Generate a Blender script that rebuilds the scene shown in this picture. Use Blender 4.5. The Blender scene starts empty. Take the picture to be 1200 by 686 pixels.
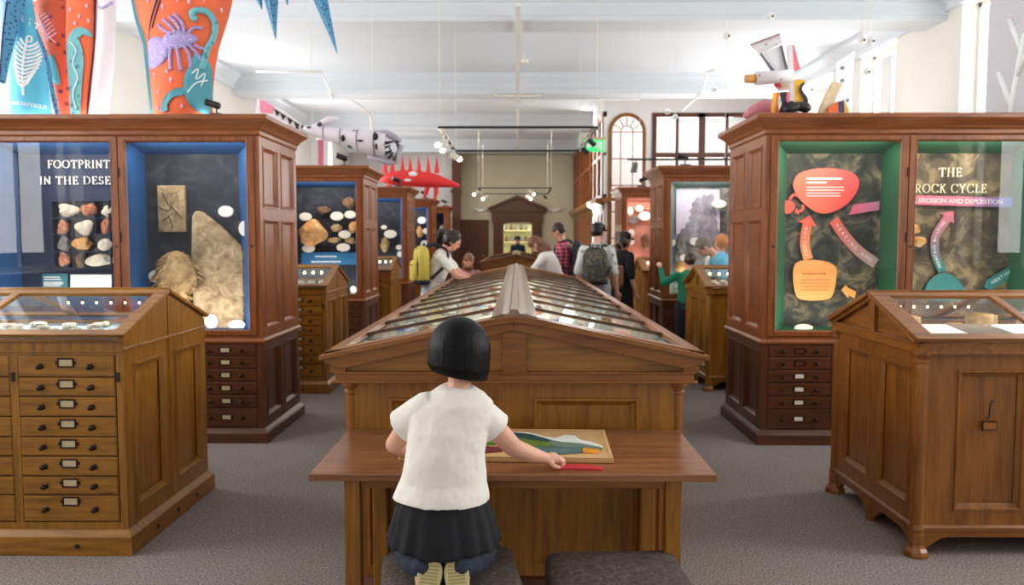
import bpy, bmesh, math, random
from mathutils import Vector, Matrix, Euler
random.seed(7)
PI = math.pi
SC = bpy.context.scene
COL = SC.collection
# ------------------------------------------------------------------ camera model (1200x686)
F, EYE = 920.0, 1.55
PITCH, YAW = math.atan(62 / F), math.atan(6 / F)
def ray(px, py):
    x = (px - 600) / F; y = (343 - py) / F
    fx, fy, fz = x, math.cos(PITCH) + y * math.sin(PITCH), -math.sin(PITCH) + y * math.cos(PITCH)
    c, s = math.cos(YAW), math.sin(YAW)
    return (c * fx - s * fy, s * fx + c * fy, fz)
def at(px, py, Y):
    d = ray(px, py); t = Y / d[1]
    return Vector((d[0] * t, Y, EYE + d[2] * t))
def scl(Y): return Y / F
# ------------------------------------------------------------------ tagging
def tag(o, label=None, cat=None, group=None, kind=None):
    if label: o['label'] = label
    if cat: o['category'] = cat
    if group: o['group'] = group
    if kind: o['kind'] = kind
    return o
def empty(name, loc=(0, 0, 0), rz=0.0):
    o = bpy.data.objects.new(name, None); COL.objects.link(o)
    o.location = loc; o.rotation_euler = (0, 0, rz); o.empty_display_size = .05
    return o
def thing(name, label, cat, loc=(0, 0, 0), rz=0.0, group=None):
    return tag(empty(name, loc, rz), label, cat, group)
def dup(root, loc=None, rz=None, label=None, group=None):
    r = root.copy(); COL.objects.link(r)
    if loc is not None: r.location = loc
    if rz is not None: r.rotation_euler = (0, 0, rz)
    if label: r['label'] = label
    if group: r['group'] = group
    for ch in list(root.children):
        c = ch.copy(); COL.objects.link(c); c.parent = r
        for g in list(ch.children):
            d = g.copy(); COL.objects.link(d); d.parent = c
    return r
# ------------------------------------------------------------------ mesh builder
class MB:
    def __init__(s, sx=1.0):
        s.v = []; s.f = []; s.sx = sx
    def add(s, vs, fs):
        b = len(s.v)
        s.v += [(x * s.sx, y, z) for x, y, z in vs]
        s.f += [tuple(b + i for i in f) for f in fs]
        return s
    def box(s, x0, x1, y0, y1, z0, z1):
        return s.add([(x, y, z) for x in (x0, x1) for y in (y0, y1) for z in (z0, z1)],
              [(0, 1, 3, 2), (4, 6, 7, 5), (0, 4, 5, 1), (2, 3, 7, 6), (0, 2, 6, 4), (1, 5, 7, 3)])
    def prism(s, poly, a0, a1, ax='y'):
        n = len(poly)
        def m(p, a):
            return {'y': (p[0], a, p[1]), 'x': (a, p[0], p[1]), 'z': (p[0], p[1], a)}[ax]
        vs = [m(p, a0) for p in poly] + [m(p, a1) for p in poly]
        fs = [tuple(range(n)), tuple(range(2 * n - 1, n - 1, -1))] + [(i, (i + 1) % n, n + (i + 1) % n, n + i) for i in range(n)]
        return s.add(vs, fs)
    def loft(s, rings, cap=True):
        n = len(rings[0]); vs = [tuple(p) for r in rings for p in r]; fs = []
        for k in range(len(rings) - 1):
            for i in range(n):
                j = (i + 1) % n
                fs.append((k * n + i, k * n + j, (k + 1) * n + j, (k + 1) * n + i))
        if cap: fs += [tuple(range(n - 1, -1, -1)), tuple((len(rings) - 1) * n + i for i in range(n))]
        return s.add(vs, fs)
    def oval(s, specs, n=20, cap=True):
        """specs: (centre, u, v) vectors, elliptic rings"""
        rings = []
        for c, u, v in specs:
            c = Vector(c); u = Vector(u); v = Vector(v)
            rings.append([c + u * math.cos(2 * PI * i / n) + v * math.sin(2 * PI * i / n) for i in range(n)])
        return s.loft(rings, cap)
    def tube(s, pts, r, n=8):
        pts = [Vector(p) for p in pts]
        if not hasattr(r, '__len__'): r = [r] * len(pts)
        sp = []; prev = None
        for i, p in enumerate(pts):
            t = (pts[min(i + 1, len(pts) - 1)] - pts[max(i - 1, 0)]).normalized()
            if prev is None:
                a = Vector((0, 0, 1)) if abs(t.z) < .9 else Vector((1, 0, 0))
                u = t.cross(a).normalized()
            else:
                u = (prev - t * prev.dot(t)).normalized()
            prev = u; w = t.cross(u)
            sp.append((p, u * r[i], w * r[i]))
        return s.oval(sp, n)
    def cap(s, p, q, r1, r2, n=14):
        """tapered capsule with round ends"""
        p = Vector(p); q = Vector(q); d = (q - p)
        if d.length < 1e-6: return s.ell(p, (r1, r1, r1))
        t = d.normalized(); a = Vector((0, 0, 1)) if abs(t.z) < .9 else Vector((1, 0, 0))
        u = t.cross(a).normalized(); w = t.cross(u); sp = []
        for k in range(0, 5):
            an = PI / 2 * (1 - k / 4.0); rr = max(r1 * math.cos(an), r1 * .04)
            sp.append((p - t * r1 * math.sin(an), u * rr, w * rr))
        for k in range(0, 5):
            an = PI / 2 * (k / 4.0); rr = max(r2 * math.cos(an), r2 * .04)
            sp.append((q + t * r2 * math.sin(an), u * rr, w * rr))
        return s.oval(sp, n)
    def chain(s, pts, rs, n=14):
        for i in range(len(pts) - 1): s.cap(pts[i], pts[i + 1], rs[i], rs[i + 1], n)
        return s
    def ell(s, c, r, rot=None, n=20, m=12):
        c = Vector(c); R = Euler(rot).to_matrix() if rot else Matrix.Identity(3); rings = []
        for k in range(m + 1):
            a = -PI / 2 + PI * k / m; cr = max(math.cos(a), .03)
            rings.append([c + R @ Vector((r[0] * cr * math.cos(2 * PI * i / n), r[1] * cr * math.sin(2 * PI * i / n), r[2] * math.sin(a))) for i in range(n)])
        return s.loft(rings)
    def lathe(s, prof, c=(0, 0, 0), n=20, ax='z'):
        sp = []
        c = Vector(c)
        for r, h in prof:
            r = max(r, 1e-4)
            if ax == 'z': sp.append((c + Vector((0, 0, h)), (r, 0, 0), (0, r, 0)))
            elif ax == 'y': sp.append((c + Vector((0, h, 0)), (r, 0, 0), (0, 0, r)))
            else: sp.append((c + Vector((h, 0, 0)), (0, r, 0), (0, 0, r)))
        return s.oval(sp, n)
    def frame(s, x0, x1, z0, z1, w, y0, y1):
        s.box(x0, x1, y0, y1, z0, z0 + w); s.box(x0, x1, y0, y1, z1 - w, z1)
        s.box(x0, x0 + w, y0, y1, z0 + w, z1 - w); s.box(x1 - w, x1, y0, y1, z0 + w, z1 - w); return s
    def build(s, name, mat, parent=None, bevel=0, smooth=False, loc=None, remesh=0, smi=0, subs=0, noise=None):
        me = bpy.data.meshes.new(name); me.from_pydata(s.v, [], s.f)
        bm = bmesh.new(); bm.from_mesh(me); bmesh.ops.recalc_face_normals(bm, faces=bm.faces); bm.to_mesh(me); bm.free()
        me.materials.append(mat)
        if smooth or remesh or subs:
            for p in me.polygons: p.use_smooth = True
        o = bpy.data.objects.new(name, me); COL.objects.link(o)
        if parent is not None: o.parent = parent
        if loc is not None: o.location = loc
        if bevel:
            m = o.modifiers.new('bevel', 'BEVEL'); m.width = bevel; m.segments = 2; m.limit_method = 'ANGLE'; m.angle_limit = .7
        if remesh:
            m = o.modifiers.new('remesh', 'REMESH'); m.mode = 'VOXEL'; m.voxel_size = remesh; m.use_smooth_shade = True
        if smi:
            m = o.modifiers.new('smooth', 'SMOOTH'); m.factor = .5; m.iterations = smi
        if subs:
            m = o.modifiers.new('sub', 'SUBSURF'); m.levels = subs; m.render_levels = subs
        if noise:
            tx = bpy.data.textures.new('folds', 'CLOUDS'); tx.noise_scale = noise[0]
            m = o.modifiers.new('displace', 'DISPLACE'); m.texture = tx; m.strength = noise[1]; m.mid_level = .5
        return o
def mesh_text(body, size, mat, parent, loc, rot=(PI / 2, 0, 0), name='lettering', align='CENTER', th=.001):
    cu = bpy.data.curves.new(name, 'FONT'); cu.body = body; cu.size = size; cu.align_x = align; cu.align_y = 'CENTER'; cu.extrude = th
    t = bpy.data.objects.new(name, cu); COL.objects.link(t)
    bpy.context.view_layer.update()
    me = bpy.data.meshes.new_from_object(t.evaluated_get(bpy.context.evaluated_depsgraph_get()))
    bpy.data.objects.remove(t); me.materials.clear(); me.materials.append(mat); me.name = name
    o = bpy.data.objects.new(name, me); COL.objects.link(o); o.parent = parent; o.location = loc; o.rotation_euler = rot
    return o
def smooth_closed(pts, k=6):
    out = []; n = len(pts)
    for i in range(n):
        p0, p1, p2, p3 = pts[i - 1], pts[i], pts[(i + 1) % n], pts[(i + 2) % n]
        for j in range(k):
            t = j / k
            out.append(tuple(.5 * ((2 * p1[a]) + (-p0[a] + p2[a]) * t + (2 * p0[a] - 5 * p1[a] + 4 * p2[a] - p3[a]) * t * t + (-p0[a] + 3 * p1[a] - 3 * p2[a] + p3[a]) * t ** 3) for a in (0, 1)))
    return out
def smooth_open(pts, k=6):
    q = [pts[0]] + list(pts) + [pts[-1]]; out = []
    for i in range(1, len(q) - 2):
        p0, p1, p2, p3 = q[i - 1], q[i], q[i + 1], q[i + 2]
        for j in range(k):
            t = j / k
            out.append(tuple(.5 * ((2 * p1[a]) + (-p0[a] + p2[a]) * t + (2 * p0[a] - 5 * p1[a] + 4 * p2[a] - p3[a]) * t * t + (-p0[a] + 3 * p1[a] - 3 * p2[a] + p3[a]) * t ** 3) for a in range(len(p1))))
    out.append(tuple(pts[-1])); return out
# ------------------------------------------------------------------ materials
def srgb(r, g, b):
    f = lambda c: (c / 255 / 12.92) if c / 255 <= .04045 else ((c / 255 + .055) / 1.055) ** 2.4
    return (f(r), f(g), f(b), 1)
def newmat(name):
    m = bpy.data.materials.new(name); m.use_nodes = True
    nt = m.node_tree; b = nt.nodes['Principled BSDF']
    return m, nt, b
def N(nt, t, **k):
    n = nt.nodes.new(t)
    for a, v in k.items():
        if a in n.inputs.keys() if hasattr(n.inputs, 'keys') else False: n.inputs[a].default_value = v
        else: setattr(n, a, v)
    return n
def ramp(nt, stops):
    r = nt.nodes.new('ShaderNodeValToRGB'); e = r.color_ramp.elements
    while len(e) < len(stops): e.new(.5)
    for i, (p, c) in enumerate(stops): e[i].position = p; e[i].color = c
    return r
def plain(name, c, rough=.5, metal=0, var=.12, scale=20, emit=0, bump=0, spec=.5):
    m, nt, b = newmat(name); c = srgb(*c)
    b.inputs['Roughness'].default_value = rough; b.inputs['Metallic'].default_value = metal
    b.inputs['Specular IOR Level'].default_value = spec
    tc = N(nt, 'ShaderNodeTexCoord'); no = N(nt, 'ShaderNodeTexNoise'); no.inputs['Scale'].default_value = scale; no.inputs['Detail'].default_value = 4
    nt.links.new(tc.outputs['Object'], no.inputs['Vector'])
    r = ramp(nt, [(.3, tuple(x * (1 - var) for x in c[:3]) + (1,)), (.7, tuple(min(1, x * (1 + var)) for x in c[:3]) + (1,))])
    nt.links.new(no.outputs['Fac'], r.inputs[0]); nt.links.new(r.outputs[0], b.inputs['Base Color'])
    if bump:
        bp = N(nt, 'ShaderNodeBump'); bp.inputs['Strength'].default_value = bump; bp.inputs['Distance'].default_value = .01
        nt.links.new(no.outputs['Fac'], bp.inputs['Height']); nt.links.new(bp.outputs[0], b.inputs['Normal'])
    if emit:
        b.inputs['Emission Color'].default_value = c; b.inputs['Emission Strength'].default_value = emit
    return m
def wood(name, dark, light, ax='z', rough=.33, sc=1.0):
    m, nt, b = newmat(name)
    tc = N(nt, 'ShaderNodeTexCoord'); mp = N(nt, 'ShaderNodeMapping')
    s = [14 * sc, 14 * sc, 14 * sc]; s['xyz'.index(ax)] = 1.1 * sc; mp.inputs['Scale'].default_value = s
    no = N(nt, 'ShaderNodeTexNoise'); no.inputs['Scale'].default_value = 2.2; no.inputs['Detail'].default_value = 7; no.inputs['Roughness'].default_value = .6; no.inputs['Distortion'].default_value = .6
    n2 = N(nt, 'ShaderNodeTexNoise'); n2.inputs['Scale'].default_value = 12; n2.inputs['Detail'].default_value = 5
    n3 = N(nt, 'ShaderNodeTexNoise'); n3.inputs['Scale'].default_value = 1.3; n3.inputs['Detail'].default_value = 2
    nt.links.new(tc.outputs['Object'], mp.inputs[0]); nt.links.new(mp.outputs[0], no.inputs['Vector']); nt.links.new(mp.outputs[0], n2.inputs['Vector']); nt.links.new(tc.outputs['Object'], n3.inputs['Vector'])
    a = N(nt, 'ShaderNodeMath', operation='MULTIPLY_ADD'); a.inputs[1].default_value = .35
    nt.links.new(n2.outputs['Fac'], a.inputs[0]); nt.links.new(no.outputs['Fac'], a.inputs[2])
    a2 = N(nt, 'ShaderNodeMath', operation='MULTIPLY_ADD'); a2.inputs[1].default_value = .45
    nt.links.new(n3.outputs['Fac'], a2.inputs[0]); nt.links.new(a.outputs[0], a2.inputs[2])
    dk, lt = srgb(*dark), srgb(*light)
    r = ramp(nt, [(.62, dk), (1.12 if 0 else 1.0, lt)])
    nt.links.new(a2.outputs[0], r.inputs[0]); nt.links.new(r.outputs[0], b.inputs['Base Color'])
    b.inputs['Roughness'].default_value = rough
    bp = N(nt, 'ShaderNodeBump'); bp.inputs['Strength'].default_value = .12; bp.inputs['Distance'].default_value = .002
    nt.links.new(no.outputs['Fac'], bp.inputs['Height']); nt.links.new(bp.outputs[0], b.inputs['Normal'])
    return m
def glassmat(name, tint=(1, 1, 1), ior=1.45, rough=.0):
    m = bpy.data.materials.new(name); m.use_nodes = True; nt = m.node_tree; nt.nodes.clear()
    o = N(nt, 'ShaderNodeOutputMaterial'); mx = N(nt, 'ShaderNodeMixShader'); t = N(nt, 'ShaderNodeBsdfTransparent'); g = N(nt, 'ShaderNodeBsdfGlossy'); fr = N(nt, 'ShaderNodeFresnel')
    fr.inputs[0].default_value = ior; g.inputs['Roughness'].default_value = rough; t.inputs[0].default_value = (*tint, 1)
    ge = N(nt, 'ShaderNodeNewGeometry'); sb = N(nt, 'ShaderNodeMath', operation='SUBTRACT'); sb.inputs[0].default_value = 1; ml = N(nt, 'ShaderNodeMath', operation='MULTIPLY')
    nt.links.new(ge.outputs['Backfacing'], sb.inputs[1]); nt.links.new(fr.outputs[0], ml.inputs[0]); nt.links.new(sb.outputs[0], ml.inputs[1])
    nt.links.new(ml.outputs[0], mx.inputs[0]); nt.links.new(t.outputs[0], mx.inputs[1]); nt.links.new(g.outputs[0], mx.inputs[2]); nt.links.new(mx.outputs[0], o.inputs[0])
    return m
def rockmat(name, a, b_, c, scale=4, bump=.5, rough=.8):
    m, nt, b = newmat(name)
    tc = N(nt, 'ShaderNodeTexCoord'); no = N(nt, 'ShaderNodeTexNoise'); no.inputs['Scale'].default_value = scale; no.inputs['Detail'].default_value = 9; no.inputs['Roughness'].default_value = .65; no.inputs['Distortion'].default_value = .8
    nt.links.new(tc.outputs['Object'], no.inputs['Vector'])
    r = ramp(nt, [(.33, srgb(*a)), (.5, srgb(*b_)), (.68, srgb(*c))])
    nt.links.new(no.outputs['Fac'], r.inputs[0]); nt.links.new(r.outputs[0], b.inputs['Base Color'])
    b.inputs['Roughness'].default_value = rough
    bp = N(nt, 'ShaderNodeBump'); bp.inputs['Strength'].default_value = bump; bp.inputs['Distance'].default_value = .01
    nt.links.new(no.outputs['Fac'], bp.inputs['Height']); nt.links.new(bp.outputs[0], b.inputs['Normal'])
    return m
def carpetmat():
    m, nt, b = newmat('carpet')
    tc = N(nt, 'ShaderNodeTexCoord'); no = N(nt, 'ShaderNodeTexNoise'); no.inputs['Scale'].default_value = 95; no.inputs['Detail'].default_value = 5; no.inputs['Roughness'].default_value = .8
    n2 = N(nt, 'ShaderNodeTexNoise'); n2.inputs['Scale'].default_value = 1.2; n2.inputs['Detail'].default_value = 2
    nt.links.new(tc.outputs['Object'], no.inputs['Vector']); nt.links.new(tc.outputs['Object'], n2.inputs['Vector'])
    r = ramp(nt, [(.32, srgb(*CARPET[0])), (.5, srgb(*CARPET[1])), (.68, srgb(*CARPET[2]))])
    nt.links.new(no.outputs['Fac'], r.inputs[0])
    mx = N(nt, 'ShaderNodeMix', data_type='RGBA', blend_type='MULTIPLY'); mx.inputs[0].default_value = .25
    nt.links.new(r.outputs[0], mx.inputs[6]); nt.links.new(n2.outputs['Fac'], mx.inputs[7])
    nt.links.new(mx.outputs[2], b.inputs['Base Color']); b.inputs['Roughness'].default_value = .95; b.inputs['Specular IOR Level'].default_value = .1
    bp = N(nt, 'ShaderNodeBump'); bp.inputs['Strength'].default_value = .5; bp.inputs['Distance'].default_value = .004
    nt.links.new(no.outputs['Fac'], bp.inputs['Height']); nt.links.new(bp.outputs[0], b.inputs['Normal'])
    return m
def gradmat(name, c1, c2, p1, p2, rough=.6):
    """printed colour gradient between two object-space points"""
    m, nt, b = newmat(name); p1 = Vector(p1); p2 = Vector(p2); d = p2 - p1; L = d.length_squared
    tc = N(nt, 'ShaderNodeTexCoord'); s1 = N(nt, 'ShaderNodeVectorMath', operation='SUBTRACT'); s1.inputs[1].default_value = p1
    dt = N(nt, 'ShaderNodeVectorMath', operation='DOT_PRODUCT'); dt.inputs[1].default_value = d / L
    nt.links.new(tc.outputs['Object'], s1.inputs[0]); nt.links.new(s1.outputs[0], dt.inputs[0])
    r = ramp(nt, [(0, srgb(*c1)), (1, srgb(*c2))]); nt.links.new(dt.outputs['Value'], r.inputs[0]); nt.links.new(r.outputs[0], b.inputs['Base Color'])
    b.inputs['Roughness'].default_value = rough
    return m
def spotmat(name, base, spot, scale, thr=.35, rough=.6):
    m, nt, b = newmat(name)
    tc = N(nt, 'ShaderNodeTexCoord'); vo = N(nt, 'ShaderNodeTexVoronoi'); vo.inputs['Scale'].default_value = scale
    nt.links.new(tc.outputs['Object'], vo.inputs['Vector'])
    r = ramp(nt, [(thr, srgb(*spot)), (thr + .06, srgb(*base))]); nt.links.new(vo.outputs['Distance'], r.inputs[0]); nt.links.new(r.outputs[0], b.inputs['Base Color'])
    b.inputs['Roughness'].default_value = rough
    return m
CARPET = ((84, 76, 73), (146, 135, 130), (206, 195, 190))
M = {}
for ax in 'xyz':
    M['oak_' + ax] = wood('oak_' + ax, (104, 64, 14), (160, 108, 36), ax)
    M['red_' + ax] = wood('red_oak_' + ax, (90, 44, 16), (146, 82, 38), ax)
    M['mid_' + ax] = wood('mid_oak_' + ax, (98, 54, 14), (146, 90, 32), ax)
    M['dark_' + ax] = wood('dark_oak_' + ax, (58, 29, 16), (98, 54, 30), ax)
M['ridge'] = wood('ridge_wood_sheen', (104, 78, 60), (150, 124, 106), 'y', .22, .6)  # glossy brown wood, the reflected white ceiling is mixed into its paler colour
M['white'] = plain('white_plaster', (235, 235, 232), .8, var=.01, scale=2)
M['ceil'] = plain('ceiling_plaster', (218, 225, 231), .8, var=.01, scale=2)
M['cream'] = plain('cream_plaster', (206, 198, 170), .85, var=.03, scale=2)
M['greywall'] = plain('pale_wall', (226, 224, 216), .85, var=.02, scale=2)
M['black'] = plain('black_metal', (22, 22, 24), .4, var=.1)
M['bronze'] = plain('dark_bronze', (52, 34, 24), .35, .6)
M['paper'] = plain('card_paper', (232, 226, 212), .8, var=.04)
M['oldpaper'] = plain('aged_paper', (196, 178, 140), .8, var=.08)
M['glass'] = glassmat('clear_glass')
M['blue'] = plain('blue_lining', (16, 74, 128), .7, var=.05)
M['green'] = plain('green_lining', (22, 84, 54), .7, var=.05)
M['grey'] = plain('grey_lining', (86, 104, 100), .7, var=.05)
M['navyrock'] = rockmat('navy_mural', (10, 14, 24), (24, 32, 46), (60, 62, 66), 5, .03)
M['navy'] = plain('navy_board', (26, 38, 70), .7, var=.12, scale=3)
M['greenrock'] = rockmat('green_mural', (14, 18, 18), (50, 54, 46), (138, 124, 96), 6, .03)
M['brownrock'] = rockmat('brown_mural', (26, 22, 18), (78, 68, 50), (160, 140, 104), 5, .03)
M['pinkboard'] = rockmat('pink_mural', (150, 90, 80), (190, 120, 104), (210, 150, 130), 2.5, .05)
M['skin'] = plain('skin', (222, 168, 142), .5, var=.05, scale=12)
M['skin2'] = plain('fair_skin', (220, 160, 138), .5, var=.05, scale=12)
M['hairblack'] = plain('black_hair', (14, 12, 13), .3, var=.3, scale=60)
M['hairbrown'] = plain('brown_hair', (62, 40, 30), .4, var=.3, scale=60)
M['hairlight'] = plain('light_brown_hair', (120, 78, 54), .45, var=.3, scale=60)
M['hairblond'] = plain('sandy_hair', (198, 128, 76), .5, var=.2, scale=60)
M['hairgrey'] = plain('grey_hair', (120, 110, 104), .5, var=.2, scale=60)
M['led'] = plain('small_lamp', (255, 220, 140), .5, emit=9)
M['spotglow'] = plain('spot_glow', (255, 240, 210), .5, emit=30)
M['whitecloth'] = plain('white_cotton', (238, 236, 230), .85, var=.03, scale=9)
M['sand'] = plain('grey_blue_base_board', (128, 150, 160), .7, var=.05)
M['stone_tan'] = rockmat('tan_stone', (120, 92, 56), (176, 146, 100), (214, 190, 146), 9)
M['stone_slab'] = rockmat('slab_stone', (108, 88, 62), (158, 136, 104), (196, 174, 138), 11)
M['stone_red'] = rockmat('red_stone', (124, 66, 44), (176, 108, 80), (214, 156, 122), 12)
M['stone_pale'] = rockmat('pale_stone', (168, 156, 134), (212, 202, 182), (238, 232, 218), 10)
M['stone_grey'] = rockmat('grey_stone', (60, 60, 62), (110, 108, 106), (160, 156, 150), 10)
M['stone_orange'] = rockmat('orange_stone', (150, 92, 44), (206, 152, 88), (232, 196, 140), 7)
M['stone_brown'] = rockmat('brown_stone', (58, 40, 28), (102, 74, 52), (146, 112, 82), 9)
def solid(name, m, label, cat, group=None, kind=None):
    pass
UPL = 17; CASEL = 5; DESKL = 1.1; WORLD = .68; EXPO = 0.18; WINL = 95
# ================================================================== THE SETTING
HC = 4.565; WX = 5.2
def struct(name, mb, mat, parent=None, **k):
    o = mb.build(name, mat, parent, **k)
    if parent is None: o['kind'] = 'structure'
    return o
struct('floor', MB().box(-5.6, 5.6, -2.5, 25.3, -.1, 0), carpetmat())
struct('ceiling', MB().box(-5.6, 5.6, 1.2, 25.3, HC, HC + .1), M['ceil'])
tn = [0]
def trim(mb, mat, **k):
    tn[0] += 1
    return struct('trim_%d' % tn[0], mb, mat, **k)
for y in (9.72, 14.5, 19.2, 23.95):       # ceiling beams with moulded edges
    b = MB()
    b.box(-WX, WX, y, y + .52, 4.2, HC)
    b.box(-WX, WX, y - .05, y + .57, 4.42, 4.47); b.box(-WX, WX, y - .09, y + .61, 4.47, HC)
    b.box(-WX, WX, y - .02, y + .54, 4.26, 4.29)
    trim(b, M['ceil'])
wn = [0]
def side_wall(name, X, s, y0, y1, wins, z0=1.2, z1=4.3):
    b = MB(); xa, xb = (X, X + s * .3) if s > 0 else (X - .3, X)
    c = y0
    for a, e in wins:
        b.box(xa, xb, c, a, 0, HC); b.box(xa, xb, a, e, 0, z0); b.box(xa, xb, a, e, z1, HC); c = e
    b.box(xa, xb, c, y1, 0, HC)
    struct(name, b, M['greywall'])
    for a, e in wins:
        wn[0] += 1
        xm = X + s * .22
        w = MB(); f = .05
        w.box(xm - .03, xm + .03, a, a + f, z0, z1); w.box(xm - .03, xm + .03, e - f, e, z0, z1)
        for z in (z0, z0 + (z1 - z0) * .5 - .02, z1 - f): w.box(xm - .03, xm + .03, a, e, z, z + f)
        w.box(xm - .02, xm + .02, (a + e) / 2 - .015, (a + e) / 2 + .015, z0, z1)
        o = struct('window_%d' % wn[0], w, M['white'])
        MB().box(xm - .004, xm + .004, a + f, e - f, z0 + f, z1 - f).build('pane', M['glass'], o)
        MB().box(X - s * .04 if s > 0 else X - .0, X + s * .2 if s > 0 else X + .04, a - .05, e + .05, z0 - .05, z0).build('window_sill', M['white'], o)
WR = [(2.4, 4.2), (5.4, 7.0), (8.75, 9.4), (11.0, 12.1), (13.2, 14.6)]  # first two openings are out of view, added to let light in
WL = [(2.4, 4.2), (5.4, 7.0), (8.3, 9.4), (12.0, 13.4), (16.0, 17.4), (20.6, 22.2)]
side_wall('wall_right', WX, 1, 1.2, 16.5, WR)
side_wall('wall_left', -WX, -1, 1.2, 25.0, WL)
# cornices along the side walls
for s in (-1, 1):
    y1 = 16.5 if s > 0 else 25
    b = MB(); b.prism([(s * WX, 4.3), (s * (WX - .04), 4.3), (s * (WX - .05), 4.38), (s * (WX - .14), 4.47), (s * (WX - .2), 4.5), (s * (WX - .2), HC), (s * WX, HC)], 1.2, y1)
    trim(b, M['ceil'])
    struct('baseboard_' + ('left' if s < 0 else 'right'), MB().box(s * WX - .02, s * WX + .02, 1.2, y1, 0, .18), M['mid_y'])
# --- right back wall (faces the camera) with arched window and glazed screen
Yr = 16.5; CX = 1.8
ax0, ax1, az = 1.90, 2.66, 4.16          # arched window outer frame
gx0, gx1, gz = 2.80, 4.85, 4.17
acx, ar = (ax0 + ax1) / 2, (ax1 - ax0) / 2; azc = az - ar
b = MB(); z0w = 1.3
b.box(CX, ax0, Yr, Yr + .25, 0, HC); b.box(ax1, gx0, Yr, Yr + .25, 0, HC); b.box(gx1, WX, Yr, Yr + .25, 0, HC)
b.box(ax0, ax1, Yr, Yr + .25, 0, z0w); b.box(gx0, gx1, Yr, Yr + .25, 0, z0w); b.box(gx0, gx1, Yr, Yr + .25, gz, HC)
for i in range(16):                        # spandrels over the arch
    t0, t1 = PI * i / 16, PI * (i + 1) / 16
    b.prism([(acx + ar * math.cos(t0), azc + ar * math.sin(t0)), (acx + ar * math.cos(t1), azc + ar * math.sin(t1)), (acx + ar * math.cos(t1), HC), (acx + ar * math.cos(t0), HC)], Yr, Yr + .25)
struct('wall_back', b, M['white'])
def ring(mb, cx, cz, r0, r1, y0, y1, a0=0, a1=PI, n=20):
    for i in range(n):
        t0, t1 = a0 + (a1 - a0) * i / n, a0 + (a1 - a0) * (i + 1) / n
        mb.prism([(cx + r0 * math.cos(t0), cz + r0 * math.sin(t0)), (cx + r1 * math.cos(t0), cz + r1 * math.sin(t0)), (cx + r1 * math.cos(t1), cz + r1 * math.sin(t1)), (cx + r0 * math.cos(t1), cz + r0 * math.sin(t1))], y0, y1)
w = MB(); fy0, fy1 = Yr - .03, Yr + .08
ring(w, acx, azc, ar - .07, ar + .01, fy0, fy1); w.box(ax0 - .01, ax0 + .07, fy0, fy1, z0w, azc); w.box(ax1 - .07, ax1 + .01, fy0, fy1, z0w, azc)
wn[0] += 1
o = struct('window_%d' % wn[0], w, M['mid_z'])
w = MB(); ring(w, acx, azc, .115, .135, Yr + .02, Yr + .05)
for k in range(1, 6):
    t = PI * k / 6; w.tube([(acx + .13 * math.cos(t), Yr + .035, azc + .13 * math.sin(t)), (acx + (ar - .06) * math.cos(t), Yr + .035, azc + (ar - .06) * math.sin(t))], .011, 6)
for x in (-.125, .125): w.box(acx + x - .011, acx + x + .011, Yr + .02, Yr + .05, z0w, azc)
for z in (azc, azc - .55, azc - 1.1, azc - 1.65, azc - 2.2): w.box(ax0 + .06, ax1 - .06, Yr + .02, Yr + .05, z - .012, z + .012)
w.build('glazing_bars', M['mid_z'], o)
MB().prism([(ax0 + .05, z0w), (ax1 - .05, z0w)] + [(acx + (ar - .05) * math.cos(PI * i / 14), azc + (ar - .05) * math.sin(PI * i / 14)) for i in range(15)], Yr + .03, Yr + .036).build('pane', M['glass'], o)
w = MB()
gw = (gx1 - gx0)
w.frame(gx0, gx1, z0w, gz, .09, fy0, fy1)
for i in (1, 2, 3): w.box(gx0 + gw * i / 4 - (.07 if i == 2 else .035), gx0 + gw * i / 4 + (.07 if i == 2 else .035), fy0, fy1, z0w, gz)
w.box(gx0, gx1, fy0 - .02, fy1, 3.25, 3.35); w.box(gx0, gx1, fy0, fy1, 2.3, 2.38)
wn[0] += 1
o = struct('window_%d' % wn[0], w, M['dark_z'])
MB().box(gx0 + .08, gx1 - .08, Yr + .03, Yr + .036, z0w + .05, gz - .05).build('pane', M['glass'], o)
# bright courtyard wall seen through those windows
struct('wall_outer', MB().box(1.9, 5.6, 19.0, 19.2, 0, 6), M['white'])
# --- right wall of the far corridor: panelled screen with a ledge
b = MB(); b.box(CX, CX + .2, Yr + .25, 25, 0, 2.35)
struct('wall_corridor', b, M['red_z'])
b = MB(); b.prism([(CX - .16, 2.34), (CX - .12, 2.30), (CX - .02, 2.26), (CX - .02, 2.18), (CX + .02, 2.18), (CX + .02, 2.42), (CX - .16, 2.42)], Yr, 25)
b.box(CX - .02, 3.1, Yr - .16, Yr, 2.34, 2.42)
trim(b, M['oak_y'])
w = MB()
yy = Yr
w.box(CX - .02, CX + .06, Yr, 25, 4.1, 4.2); w.box(CX - .02, CX + .06, Yr, 25, 2.42, 2.5)
nb = 9
for i in range(nb + 1):
    y = Yr + .1 + (25 - Yr - .2) * i / nb; ww = .16 if i % 3 == 0 else .06
    w.box(CX - .03, CX + .06, y - ww / 2, y + ww / 2, 2.42, 4.2)
w.box(CX - .02, CX + .05, Yr, 25, 3.3, 3.36)
wn[0] += 1
o = struct('window_%d' % wn[0], w, M['red_z'])
MB().box(CX + .01, CX + .016, Yr, 25, 2.45, 4.15).build('pane', M['glass'], o)
struct('trim_90', MB().box(CX, CX + .2, Yr + .25, 25, 4.2, HC), M['white'])
b = MB()
for i in range(12):
    y = Yr + .05 + (25 - Yr - .1) * i / 12
    b.frame  # panelled lower wall: raised fields
    b.box(CX - .02, CX, y + .08, y + .58, .3, 2.1); b.box(CX - .03, CX, y + .12, y + .54, .36, 2.04)
trim(b, M['red_z'])
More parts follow.
